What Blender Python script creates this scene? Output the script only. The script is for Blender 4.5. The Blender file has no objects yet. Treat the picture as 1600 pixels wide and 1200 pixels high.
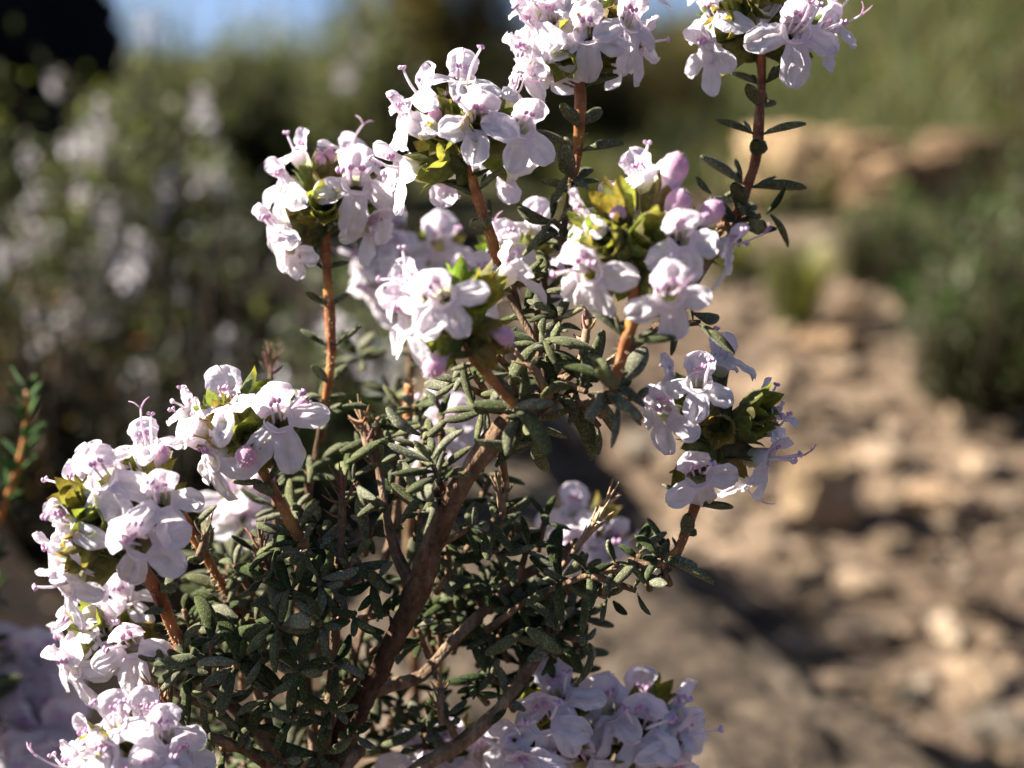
import bpy, math, random
from mathutils import Vector, Matrix, noise
R_ = math.radians
# ------------------------------------------------------------------ camera, sky, sun, exposure
scene = bpy.context.scene
COL = scene.collection
PITCH = R_(14.0)
CAM = Vector((0, 0, 0.17))
cam_d = bpy.data.cameras.new('camera')
cam_d.sensor_width = 36.0
cam_d.lens = 46.8
cam_d.clip_start = 0.005
cam_d.clip_end = 600
cam_d.dof.use_dof = True
cam_d.dof.focus_distance = 0.130
cam_d.dof.aperture_fstop = 15.5
cam = bpy.data.objects.new('camera', cam_d)
cam.location = CAM
cam.rotation_euler = (math.pi/2 - PITCH, 0, 0)
COL.objects.link(cam)
scene.camera = cam
CR = Vector((1, 0, 0)); CU = Vector((0, math.sin(PITCH), math.cos(PITCH))); CF = Vector((0, math.cos(PITCH), -math.sin(PITCH)))
TF = 18.0/46.8

SUN = Vector((-0.82, 0.10, 0.56)).normalized()      # towards the sun, world axes
elev = math.asin(SUN.z); azim = math.atan2(SUN.x, SUN.y)
world = bpy.data.worlds.new('World'); scene.world = world; world.use_nodes = True
nt = world.node_tree; nt.nodes.clear()
sky = nt.nodes.new('ShaderNodeTexSky'); sky.sky_type = 'NISHITA'; sky.sun_disc = False
sky.sun_elevation = elev; sky.sun_rotation = azim
sky.altitude = 1200; sky.air_density = 0.55; sky.dust_density = 2.2; sky.ozone_density = 1.2
bg = nt.nodes.new('ShaderNodeBackground'); bg.inputs[1].default_value = 0.05
wo = nt.nodes.new('ShaderNodeOutputWorld')
tc = nt.nodes.new('ShaderNodeTexCoord'); va = nt.nodes.new('ShaderNodeVectorMath'); va.operation = 'ADD'; va.inputs[1].default_value = (0, 0, .11)
vn = nt.nodes.new('ShaderNodeVectorMath'); vn.operation = 'NORMALIZE'
nt.links.new(tc.outputs['Generated'], va.inputs[0]); nt.links.new(va.outputs[0], vn.inputs[0]); nt.links.new(vn.outputs[0], sky.inputs[0])
nt.links.new(sky.outputs[0], bg.inputs[0]); nt.links.new(bg.outputs[0], wo.inputs[0])
sd = bpy.data.lights.new('sun', 'SUN'); sd.energy = 5.0; sd.angle = R_(0.55); sd.color = (1.0, 0.95, 0.87)
so = bpy.data.objects.new('sun', sd); COL.objects.link(so)
so.rotation_euler = SUN.to_track_quat('Z', 'Y').to_euler(); so.location = SUN*3
scene.view_settings.view_transform = 'Standard'
scene.view_settings.look = 'None'
scene.view_settings.exposure = 2.05
scene.view_settings.gamma = 1.0
scene.render.engine = 'CYCLES'
scene.cycles.use_denoising = True
scene.cycles.max_bounces = 8
scene.cycles.transparent_max_bounces = 8
scene.cycles.sample_clamp_indirect = 4.0

MM = 0.001
def P(px, py, d):            # a point seen at this pixel of the 1600 x 1200 photo, d metres deep
    return CAM + CF*d + CR*((px-800)/800*TF*d) + CU*((600-py)/800*TF*d)
def V(x, y, z):              # direction: right, up, towards the viewer
    return (CR*x + CU*y - CF*z).normalized()

# ------------------------------------------------------------------ helpers
ORG = {}
def tag(o, label=None, cat=None, group=None, kind=None):
    if label: o['label'] = label
    if cat: o['category'] = cat
    if group: o['group'] = group
    if kind: o['kind'] = kind
    return o
def empty(name, loc, label, cat, group=None):
    o = bpy.data.objects.new(name, None); o.empty_display_size = 0.01
    o.location = loc; COL.objects.link(o); ORG[o.name] = Vector(loc)
    return tag(o, label, cat, group)
class MB:
    def __init__(s): s.v = []; s.f = []; s.m = []; s.c = []
    def vert(s, p, c=(1, 1, 1)):
        s.v.append((p[0], p[1], p[2])); s.c.append(c); return len(s.v)-1
    def face(s, f, m=0): s.f.append(f); s.m.append(m)
    def grid(s, rows, cols, m=0, closed=False):     # rows: list of lists of points
        n = len(rows[0]); idx = [[s.vert(p, cols[i][j] if isinstance(cols[i], list) else cols[i]) for j, p in enumerate(r)] for i, r in enumerate(rows)]
        for i in range(len(rows)-1):
            for j in range(n if closed else n-1):
                k = (j+1) % n
                s.face((idx[i][j], idx[i][k], idx[i+1][k], idx[i+1][j]), m)
        return idx
    def build(s, name, mats, parent=None, origin=None, smooth=True):
        po = ORG[parent.name] if parent else Vector((0, 0, 0))
        og = Vector(origin) if origin is not None else po
        me = bpy.data.meshes.new(name)
        me.from_pydata([(a-og.x, b-og.y, c-og.z) for a, b, c in s.v], [], s.f)
        for m in (mats if isinstance(mats, (list, tuple)) else [mats]): me.materials.append(m)
        me.polygons.foreach_set('material_index', s.m)
        if smooth: me.polygons.foreach_set('use_smooth', [True]*len(s.f))
        ca = me.color_attributes.new('tint', 'FLOAT_COLOR', 'POINT')
        ca.data.foreach_set('color', [x for c in s.c for x in (c[0], c[1], c[2], 1.0)])
        me.update()
        o = bpy.data.objects.new(name, me); COL.objects.link(o)
        o.location = og-po
        if parent: o.parent = parent
        ORG[o.name] = og
        return o
def frame(d, up=None):
    d = d.normalized()
    up = up if up is not None else Vector((0, 0, 1))
    x = d.cross(up)
    if x.length < 1e-4: x = d.cross(Vector((1, 0, 0)))
    x.normalize(); return x, x.cross(d).normalized()
def mix(a, b, t): return tuple(a[i]+(b[i]-a[i])*t for i in range(3))
def sm(a, b, x):
    t = min(1, max(0, (x-a)/(b-a))); return t*t*(3-2*t)
def catmull(pts, rad, step):
    out = []; ro = []
    n = len(pts)
    for i in range(n-1):
        p0 = pts[max(0, i-1)]; p1 = pts[i]; p2 = pts[i+1]; p3 = pts[min(n-1, i+2)]
        k = max(2, int((p2-p1).length/step))
        for j in range(k):
            t = j/k
            out.append(0.5*((2*p1)+(p2-p0)*t+(2*p0-5*p1+4*p2-p3)*t*t+(3*p1-p0-3*p2+p3)*t**3))
            ro.append(rad[i]+(rad[i+1]-rad[i])*t)
    out.append(pts[-1]); ro.append(rad[-1])
    return out, ro
def tube(mb, pts, rad, seg=8, m=0, col=(1, 1, 1), rough=0.0, step=0.0015, knob=0.0, seed=0, raw=False):
    if not raw: pts, rad = catmull(pts, rad, step)
    rows = []; cols = []
    x, y = frame(pts[1]-pts[0])
    n = len(pts)
    for i, p in enumerate(pts):
        d = (pts[min(n-1, i+1)]-pts[max(0, i-1)]).normalized()
        x = (x-d*x.dot(d)).normalized(); y = d.cross(x)
        r = rad[i]
        if knob: r *= 1+knob*noise.noise(Vector((i*step*450, seed*3.1, 0)))
        row = []
        for j in range(seg):
            a = 2*math.pi*j/seg
            q = r
            if rough: q *= 1+rough*noise.noise(Vector((math.cos(a)*2.2+seed, math.sin(a)*2.2, i*0.16)))*1.3+rough*0.7*noise.noise(Vector((math.cos(a)*5+seed, math.sin(a)*5, i*0.5)))
            row.append(p+x*(math.cos(a)*q)+y*(math.sin(a)*q))
        rows.append(row); cols.append(col(i/(n-1)) if callable(col) else col)
    idx = mb.grid(rows, cols, m, True)
    for e, k in ((0, 0), (n-1, -1)):
        c = mb.vert(pts[k], cols[k]); r = idx[k]
        for j in range(seg):
            a, b = r[j], r[(j+1) % seg]
            mb.face((a, c, b) if e == 0 else (a, b, c), m)
    return pts
def blob(mb, c, d, L, W, m=0, col=(1, 1, 1), seg=8, rings=6, prof=None):
    x, y = frame(d); d = d.normalized(); rows = []; cols = []
    for i in range(rings+1):
        t = i/rings; r = (prof(t) if prof else math.sin(math.pi*min(.985, max(.015, t))))*W/2
        rows.append([c+d*(L*(t-.5))+x*(math.cos(2*math.pi*j/seg)*r)+y*(math.sin(2*math.pi*j/seg)*r) for j in range(seg)])
        cols.append(col(t) if callable(col) else col)
    mb.grid(rows, cols, m, True)

# ------------------------------------------------------------------ materials
def mat(name):
    m = bpy.data.materials.new(name); m.use_nodes = True
    t = m.node_tree; t.nodes.clear()
    o = t.nodes.new('ShaderNodeOutputMaterial'); b = t.nodes.new('ShaderNodeBsdfPrincipled')
    t.links.new(b.outputs[0], o.inputs[0])
    return m, t, b, o
def nz(t, scale, detail=3, rough=.55, kind='ShaderNodeTexNoise', coord='Object', stretch=None):
    tc = t.nodes.new('ShaderNodeTexCoord'); n = t.nodes.new(kind)
    n.inputs['Scale'].default_value = scale
    if 'Detail' in n.inputs: n.inputs['Detail'].default_value = detail
    if kind == 'ShaderNodeTexNoise': n.inputs['Roughness'].default_value = rough
    if stretch:
        mp = t.nodes.new('ShaderNodeMapping'); mp.inputs['Scale'].default_value = stretch
        t.links.new(tc.outputs[coord], mp.inputs[0]); t.links.new(mp.outputs[0], n.inputs['Vector'])
    else: t.links.new(tc.outputs[coord], n.inputs['Vector'])
    return n
def ramp(t, src, stops):
    r = t.nodes.new('ShaderNodeValToRGB'); e = r.color_ramp.elements
    while len(e) < len(stops): e.new(0.5)
    for k, (p, c) in enumerate(stops):
        e[k].position = p; e[k].color = (*c, 1) if isinstance(c, tuple) else (c, c, c, 1)
    t.links.new(src, r.inputs[0]); return r.outputs[0]
def mul(t, a, b, mode='MULTIPLY', f=1.0):
    n = t.nodes.new('ShaderNodeMix'); n.data_type = 'RGBA'; n.blend_type = mode
    if isinstance(f, float): n.inputs[0].default_value = f
    else: t.links.new(f, n.inputs[0])
    for k, s in ((6, a), (7, b)):
        if isinstance(s, tuple): n.inputs[k].default_value = (*s, 1)
        else: t.links.new(s, n.inputs[k])
    return n.outputs[2]
def bump(t, b, src, strength, dist, normal=None):
    n = t.nodes.new('ShaderNodeBump'); n.inputs['Strength'].default_value = strength; n.inputs['Distance'].default_value = dist
    t.links.new(src, n.inputs['Height'])
    if normal is not None: t.links.new(normal, n.inputs['Normal'])
    t.links.new(n.outputs[0], b.inputs['Normal']); return n.outputs[0]
def tint(t):
    a = t.nodes.new('ShaderNodeAttribute'); a.attribute_name = 'tint'; return a.outputs['Color']
def translucent(t, b, o, colour, f, normal=None, gain=(1, 1, 1)):
    tr = t.nodes.new('ShaderNodeBsdfTranslucent'); ms = t.nodes.new('ShaderNodeMixShader'); ms.inputs[0].default_value = f
    c = mul(t, colour, gain)
    t.links.new(c, tr.inputs[0])
    if normal is not None: t.links.new(normal, tr.inputs['Normal'])
    t.links.new(b.outputs[0], ms.inputs[1]); t.links.new(tr.outputs[0], ms.inputs[2]); t.links.new(ms.outputs[0], o.inputs[0])
def tinted(name, rough, var_scale, var=(.75, 1.2), bsc=None, bst=.3, bd=.0001, trans=0.0, tg=(1, 1, 1), spec=.3, sheen=0.0):
    m, t, b, o = mat(name)
    v = ramp(t, nz(t, var_scale, 3).outputs[0], [(.3, var[0]), (.7, var[1])])
    c = mul(t, tint(t), v)
    t.links.new(c, b.inputs['Base Color']); b.inputs['Roughness'].default_value = rough
    b.inputs['Specular IOR Level'].default_value = spec
    if sheen: b.inputs['Sheen Weight'].default_value = sheen; b.inputs['Sheen Roughness'].default_value = .5
    nrm = None
    if bsc: nrm = bump(t, b, nz(t, bsc, 3).outputs[0], bst, bd)
    if trans: translucent(t, b, o, c, trans, nrm, tg)
    return m
M_PETAL = tinted('petal', .5, 900, (.92, 1.04), 2300, .8, .0002, .5, (1, .97, .99), .3, .1)
M_ANTHER = tinted('anther', .4, 3000, (.8, 1.15), 6000, .3, .00005, .15)
M_BUD = tinted('bud_skin', .6, 2500, (.85, 1.1), 5000, .6, .0001, .2, (1, .8, .9), .2, .5)
M_CALYX = tinted('calyx_skin', .5, 1500, (.6, 1.3), 2800, .5, .00015, .56, (1.4, 1.4, .6), .3, .1)
M_STALK = tinted('stalk_skin', .55, 900, (.65, 1.2), 3000, .5, .0001, .12, (1.2, .9, .5), .3)
M_DRY = tinted('dry_sepal', .85, 2000, (.6, 1.2), 3500, .5, .0001, 0, (1, 1, 1), .1)
# felt-covered leaf: dark green skin under a mat of pale hairs
m, t, b, o = mat('felted_leaf'); M_LEAF = m
vr = nz(t, 4300, 1, .5, 'ShaderNodeTexVoronoi')
spk = ramp(t, vr.outputs['Distance'], [(.22, 1.15), (.50, .9), (.72, .42)])
c = mul(t, tint(t), spk)
c = mul(t, c, ramp(t, nz(t, 700, 2).outputs[0], [(.3, .75), (.7, 1.2)]))
t.links.new(c, b.inputs['Base Color']); b.inputs['Roughness'].default_value = .85; b.inputs['Specular IOR Level'].default_value = .07
b.inputs['Sheen Weight'].default_value = .12; b.inputs['Sheen Roughness'].default_value = .45; b.inputs['Sheen Tint'].default_value = (.9, .95, .8, 1)
inv = ramp(t, vr.outputs['Distance'], [(.1, 1.0), (.7, 0.0)])
nrm = bump(t, b, inv, .55, .00012); translucent(t, b, o, c, .12, nrm, (1.2, 1.4, .5))
# bark
m, t, b, o = mat('bark'); M_BARK = m
n1 = nz(t, 420, 5, .65, stretch=(1, 1, .35)); n2 = nz(t, 1800, 4, .6)
c = ramp(t, n1.outputs[0], [(.28, (.045, .028, .017)), (.5, (.16, .105, .065)), (.72, (.34, .26, .18))])
c = mul(t, c, ramp(t, n2.outputs[0], [(.3, .65), (.7, 1.2)])); c = mul(t, c, tint(t))
t.links.new(c, b.inputs['Base Color']); b.inputs['Roughness'].default_value = .85; b.inputs['Specular IOR Level'].default_value = .15
k = bump(t, b, n1.outputs[0], 1.0, .0011); bump(t, b, n2.outputs[0], .6, .00025, k)
# background foliage, blossom, blades, rock
M_FOL = tinted('shrub_leaf', .6, 40, (.7, 1.3), None, trans=.25, tg=(1.2, 1.3, .5), spec=.25)
M_BLOS = tinted('shrub_blossom', .6, 200, (.85, 1.1), None, trans=.3)
M_BLADE = tinted('grass_blade', .6, 20, (.7, 1.3), None, trans=.3, tg=(1.2, 1.2, .5), spec=.2)
M_TWIG = tinted('twig', .85, 300, (.6, 1.3), 900, .5, .0004, spec=.1)
def rock_mat(name, dark, mid, pale, sc=28, useT=True):
    m, t, b, o = mat(name)
    n1 = nz(t, sc, 6, .62); n2 = nz(t, sc*6, 5, .65); n3 = nz(t, sc*28, 4, .6)
    c = ramp(t, n1.outputs[0], [(.3, dark), (.5, mid), (.68, pale)])
    c = mul(t, c, ramp(t, n2.outputs[0], [(.35, .42), (.62, 1.3)]))
    c = mul(t, c, ramp(t, n3.outputs[0], [(.3, .8), (.7, 1.15)]))
    if useT: c = mul(t, c, tint(t))
    t.links.new(c, b.inputs['Base Color']); b.inputs['Roughness'].default_value = .9; b.inputs['Specular IOR Level'].default_value = .15
    k = bump(t, b, n2.outputs[0], .9, .004); bump(t, b, n3.outputs[0], .6, .0012, k)
    return m
M_ROCK = rock_mat('limestone', (.10, .072, .048), (.22, .163, .11), (.38, .30, .215))
M_NROCK = rock_mat('brown_rock', (.035, .026, .019), (.095, .072, .052), (.19, .15, .11), 32)
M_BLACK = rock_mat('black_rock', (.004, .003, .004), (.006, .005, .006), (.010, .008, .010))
M_PEB = rock_mat('pebble', (.11, .077, .051), (.23, .167, .112), (.39, .305, .215), 45)

# ------------------------------------------------------------------ ground
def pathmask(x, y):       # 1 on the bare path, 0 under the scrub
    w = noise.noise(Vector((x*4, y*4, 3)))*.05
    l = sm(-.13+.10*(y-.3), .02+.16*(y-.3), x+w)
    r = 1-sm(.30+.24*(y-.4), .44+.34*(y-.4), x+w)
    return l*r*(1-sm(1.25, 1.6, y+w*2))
def edge(x, y): return x-(.064-.33*(min(.5, max(.1, y))-.325))      # distance right of the big rock's flank
def H(x, y):
    z = 0.0
    z -= .060*sm(-.012, .014, edge(x, y))*(1-sm(.5, .95, y))*sm(.0, .12, y)
    hill = sm(.02, .35, x/max(.4, y)) if y > 0 else 0
    z += hill*(sm(1.35, 4.5, y)*.55+sm(4.5, 40, y)*4)
    z += sm(.10, .6, -x)*.05*sm(.2, .5, y)
    z += sm(30, 200, math.hypot(x, y))*2.0*noise.noise(Vector((x*.01, y*.01, 7)))
    n = noise.noise(Vector((x*5, y*5, 1)))*.012+noise.noise(Vector((x*14, y*14, 2)))*.006+noise.noise(Vector((x*40, y*40, 5)))*.0028
    r = math.hypot(x, y-.14)
    return z+n*sm(.0, .2, r)+noise.noise(Vector((x*.8, y*.8, 9)))*.03*sm(1, 3, r)
mb = MB(); rings = []; rr = .03
while rr < 260: rings.append(rr); rr *= 1.026 if .2 < rr < 2.2 else 1.08
NA = 420
rows = []; cols = []
angs = []
for k in range(NA):                # finer in front than behind
    u = k/NA*2-1; angs.append(math.pi*(0.30*u+0.70*u**3))
for r in rings:
    row = []; cr = []
    for a in angs:
        x = r*math.sin(a); y = r*math.cos(a)
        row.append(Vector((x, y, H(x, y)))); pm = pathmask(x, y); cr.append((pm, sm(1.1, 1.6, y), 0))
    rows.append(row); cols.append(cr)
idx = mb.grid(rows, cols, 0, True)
cv = mb.vert((0, 0, H(0, 0)), (0, 0, 0))
for j in range(NA): mb.face((idx[0][j], cv, idx[0][(j+1) % NA]))
m, t, b, o = mat('soil')
n1 = nz(t, 9, 6, .65); n2 = nz(t, 60, 6, .65); n3 = nz(t, 330, 4, .6); vo = nz(t, 85, 1, .5, 'ShaderNodeTexVoronoi')
tan = ramp(t, n1.outputs[0], [(.3, (.060, .041, .028)), (.5, (.145, .101, .067)), (.7, (.265, .192, .130))])
tan = mul(t, tan, ramp(t, n2.outputs[0], [(.3, .5), (.7, 1.3)]))
tan = mul(t, tan, ramp(t, vo.outputs['Color'], [(.1, .45), (.9, 1.3)]))
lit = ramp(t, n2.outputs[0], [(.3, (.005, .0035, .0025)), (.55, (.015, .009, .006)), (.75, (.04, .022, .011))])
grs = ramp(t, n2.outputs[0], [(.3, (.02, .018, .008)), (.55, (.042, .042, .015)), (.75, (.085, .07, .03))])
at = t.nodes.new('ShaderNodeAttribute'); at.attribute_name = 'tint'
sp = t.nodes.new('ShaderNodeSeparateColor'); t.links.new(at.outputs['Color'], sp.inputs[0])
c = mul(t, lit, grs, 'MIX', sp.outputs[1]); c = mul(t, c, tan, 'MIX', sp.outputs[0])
t.links.new(c, b.inputs['Base Color']); b.inputs['Roughness'].default_value = .95; b.inputs['Specular IOR Level'].default_value = .1
k = bump(t, b, n2.outputs[0], .9, .006); bump(t, b, n3.outputs[0], .7, .0015, k)
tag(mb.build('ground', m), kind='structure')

def at_ground(px, d):
    p = P(px, 600, d); return Vector((p.x, p.y, H(p.x, p.y)))
def ray_ground(px, py):
    d = .15
    while d < 60:
        p = P(px, py, d)
        if p.z < H(p.x, p.y): return p, d
        d *= 1.01
    return p, d

# ------------------------------------------------------------------ rocks
def ico(sub):
    import bmesh
    bm = bmesh.new(); bmesh.ops.create_icosphere(bm, subdivisions=sub, radius=1)
    v = [x.co.copy() for x in bm.verts]; f = [tuple(a.index for a in x.verts) for x in bm.faces]; bm.free(); return v, f
ICO = {k: ico(k) for k in (1, 2, 3, 5)}
def stone(mb, c, size, seed, sub=2, rz=0, cuts=7, nzs=.12, col=(1, 1, 1), tilt=0, boxy=0):
    rnd = random.Random(seed); v, f = ICO[sub]; base = len(mb.v)
    pl = []
    for _ in range(cuts):
        n = Vector((rnd.gauss(0, 1), rnd.gauss(0, 1), rnd.gauss(0, .8))).normalized(); pl.append((n, rnd.uniform(.55, .85) if not boxy else rnd.uniform(.95, 1.15)))
    pl.append((Vector((0, 0, 1)), .72))
    M = Matrix.Rotation(rz, 3, 'Z') @ Matrix.Rotation(tilt, 3, 'Y')
    off = Vector((seed*1.7 % 50, seed*.9 % 31, 0))
    for p in v:
        q = p.copy()
        if boxy: q = q*.92/(abs(q.x)**boxy+abs(q.y)**boxy+abs(q.z)**boxy)**(1/boxy)
        for n, h in pl:
            e = q.dot(n)
            if e > h: q -= n*(e-h)*.92
        q *= 1+nzs*noise.noise(q*2.1+off)+nzs*.5*noise.noise(q*6+off)+(nzs*.55*noise.noise(q*13+off)+nzs*.25*noise.noise(q*31+off) if sub > 3 else 0)
        q = M @ Vector((q.x*size[0], q.y*size[1], q.z*size[2]))
        mb.vert(c+q, col)
    for a in f: mb.face(tuple(x+base for x in a))
def rock(name, label, px, py, size, seed, m=M_ROCK, rz=0, sub=5, sink=.35, tilt=0, col=(1, 1, 1), group=None, cuts=7, nzs=.12, boxy=0, xy=None):
    p, d = ray_ground(px, py)
    if xy: p = Vector((*xy, 0))
    c = Vector((p.x, p.y, H(p.x, p.y)+size[2]*(1-sink)-size[2]*.3))
    mb = MB(); stone(mb, c, size, seed, sub, rz, cuts, nzs, col, tilt, boxy)
    o = mb.build(name, m, None, c, smooth=True); tag(o, label, 'rock', group); return o
# big foreground slab: its right flank falls away into a dark gap
rock('rock', 'large rough brown rock at the bottom, just behind the lowest thyme flowers', 905, 1000, (.052, .140, .062), 11, M_NROCK, R_(18.5), nzs=.15, sink=.90, boxy=6, cuts=4, xy=(.010, .325), col=(.9, .87, .82))
rock('rock', 'dark grey stone added between the bush and the path, shade put into its colour', 980, 800, (.030, .030, .012), 23, M_NROCK, R_(20), sink=.3, col=(.35, .35, .38), xy=(.040, .475))  # added stone, its dark tone stands in for a shadow on the ground
rock('rock', 'pale tan block of stone with a black hollow on its right side', 1285, 815, (.018, .013, .021), 5, M_ROCK, R_(10), col=(1.5, 1.4, 1.2), sink=.1, cuts=7, boxy=4, nzs=.2)
rock('rock', 'pale rounded stone at the right of the path beside the hollowed block', 1475, 800, (.020, .013, .012), 8, M_ROCK, R_(-10), col=(1.5, 1.35, 1.2))
rock('rock', 'dark brown stone cut off by the right edge of the photo', 1600, 830, (.013, .016, .010), 17, M_NROCK, R_(30), col=(.6, .55, .5))
rock('rock', 'small upright tan stone on the path below the grey green shrub', 1505, 670, (.012, .010, .013), 31, M_ROCK, R_(25), col=(1.1, 1.05, 1))
rock('rock', 'low dark stone lying on the path right of the violet white flower head', 1330, 690, (.020, .010, .006), 41, M_NROCK, R_(5), col=(.6, .6, .62))
rock('rock', 'tall pale tan boulder at the top of the path beside the grass tuft', 1245, 330, (.070, .06, .070), 52, M_ROCK, R_(-14), col=(1.75, 1.6, 1.3), sink=.2, cuts=9, boxy=4, nzs=.16)
rock('rock', 'long brown ledge right of the tall tan boulder, above the small green bush', 1440, 330, (.105, .07, .046), 63, M_ROCK, R_(6), col=(1.05, .9, .75), sink=.1, cuts=8, boxy=4, nzs=.2)
rock('rock', 'dark brown block topping the ledge at its right end', 1515, 330, (.052, .05, .022), 77, M_ROCK, R_(10), col=(.7, .6, .5), sink=-2.3, cuts=8, boxy=4, nzs=.2)
rock('rock', 'brown block topping the ledge beside its dark hollow', 1345, 330, (.036, .045, .020), 79, M_ROCK, R_(-6), col=(1.2, 1.05, .85), sink=-2.6, cuts=8, boxy=4, nzs=.2)
rock('rock', 'tan stone in the gap between the two topmost flower stems', 1065, 235, (.04, .03, .02), 85, M_ROCK, R_(20), col=(.8, .65, .5))
rock('rock', 'reddish tan rock sunk in the path behind the right flower head', 1290, 540, (.024, .016, .008), 93, M_ROCK, R_(-25), col=(1.0, .85, .7))
rock('rock', 'sloping tan stone near the lower right corner', 1520, 1010, (.013, .015, .008), 97, M_ROCK, R_(40), col=(.75, .68, .62))
rnd = random.Random(12)
for k in range(46):
    px = rnd.uniform(1010, 1600); py = 480+720*rnd.random()**.8
    p, d = ray_ground(px, py)
    if pathmask(p.x, p.y) < .5 and py < 640 or (-.02 < edge(p.x, p.y) < .055 and p.y < .5): continue
    s_ = rnd.uniform(.005, .012)*(.6+.8*d); g_ = rnd.choice((.45, .7, .95, 1.25, 1.5))
    mb = MB(); c = Vector((p.x, p.y, H(p.x, p.y)+s_*.18)); stone(mb, c, (s_*rnd.uniform(.8, 1.3), s_, s_*rnd.uniform(.5, .8)), 300+k, 3, rnd.uniform(0, 6), 8, .16, (g_, g_*.95, g_*.88))
    tag(mb.build('stone', M_ROCK, None, c), 'blurred tan stone lying loose on the gravel path', 'stone', 'stones lying loose on the gravel path')
# black boulder far left, behind the flowering bush
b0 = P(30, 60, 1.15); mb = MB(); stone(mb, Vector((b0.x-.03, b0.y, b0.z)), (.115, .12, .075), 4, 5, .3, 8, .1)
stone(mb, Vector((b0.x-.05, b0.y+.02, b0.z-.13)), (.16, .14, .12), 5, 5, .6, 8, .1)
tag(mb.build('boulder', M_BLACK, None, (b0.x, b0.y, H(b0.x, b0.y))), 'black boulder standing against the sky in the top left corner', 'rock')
# loose gravel, countless
rnd = random.Random(3); mb = MB()
for k in range(5200):
    y = .24+rnd.random()**1.5*1.5; x = rnd.uniform(-.25, .32+.5*y)
    if rnd.random() > pathmask(x, y)+.03: continue
    if -.012 < edge(x, y) < .05 and y < .48: continue
    s = min(.014, .0022*math.exp(rnd.gauss(.25, .62)))*(1+.5*y)
    g = .35+1.25*rnd.random()**1.3; w = rnd.uniform(-.06, .06)
    stone(mb, Vector((x, y, H(x, y)+s*.25)), (s*rnd.uniform(.8, 1.5), s*rnd.uniform(.7, 1.2), s*rnd.uniform(.5, .85)), k, 1, rnd.uniform(0, 6), 4, .1, (g+w, g, g-w))
tag(mb.build('gravel', M_PEB, smooth=False), 'loose tan gravel strewn over the dirt path', 'gravel', kind='stuff')

# ------------------------------------------------------------------ background shrubs and grass
def leafcard(mb, p, d, up, L, W, col, m=0):
    x, n = frame(d, up); d = d.normalized()
    a = mb.vert(p, col); e = mb.vert(p+d*L, col); k = d*(L*.5)+n*(L*.12)
    l = mb.vert(p+k+x*(W/2), col); r = mb.vert(p+k-x*(W/2), col); c = mb.vert(p+d*(L*.5)+n*L*.04, col)
    mb.face((a, l, c), m); mb.face((l, e, c), m); mb.face((e, r, c), m); mb.face((r, a, c), m)
BLOSSOM = {}
def blossom_mesh(seed):
    if seed in BLOSSOM: return BLOSSOM[seed]
    rnd = random.Random(seed); mb = MB()
    for _ in range(26):
        d = Vector((rnd.gauss(0, 1), rnd.gauss(0, 1), rnd.gauss(.3, .9))).normalized()
        leafcard(mb, Vector((d.x*.003, d.y*.003, d.z*.007)), (d+Vector((0, 0, -.25))).normalized(), None, .0048, .0034, (.62, .57, .58))
    o = mb.build('blossom', M_BLOS); BLOSSOM[seed] = o.data; bpy.data.objects.remove(o); ORG.pop('blossom', None); return BLOSSOM[seed]
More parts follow.
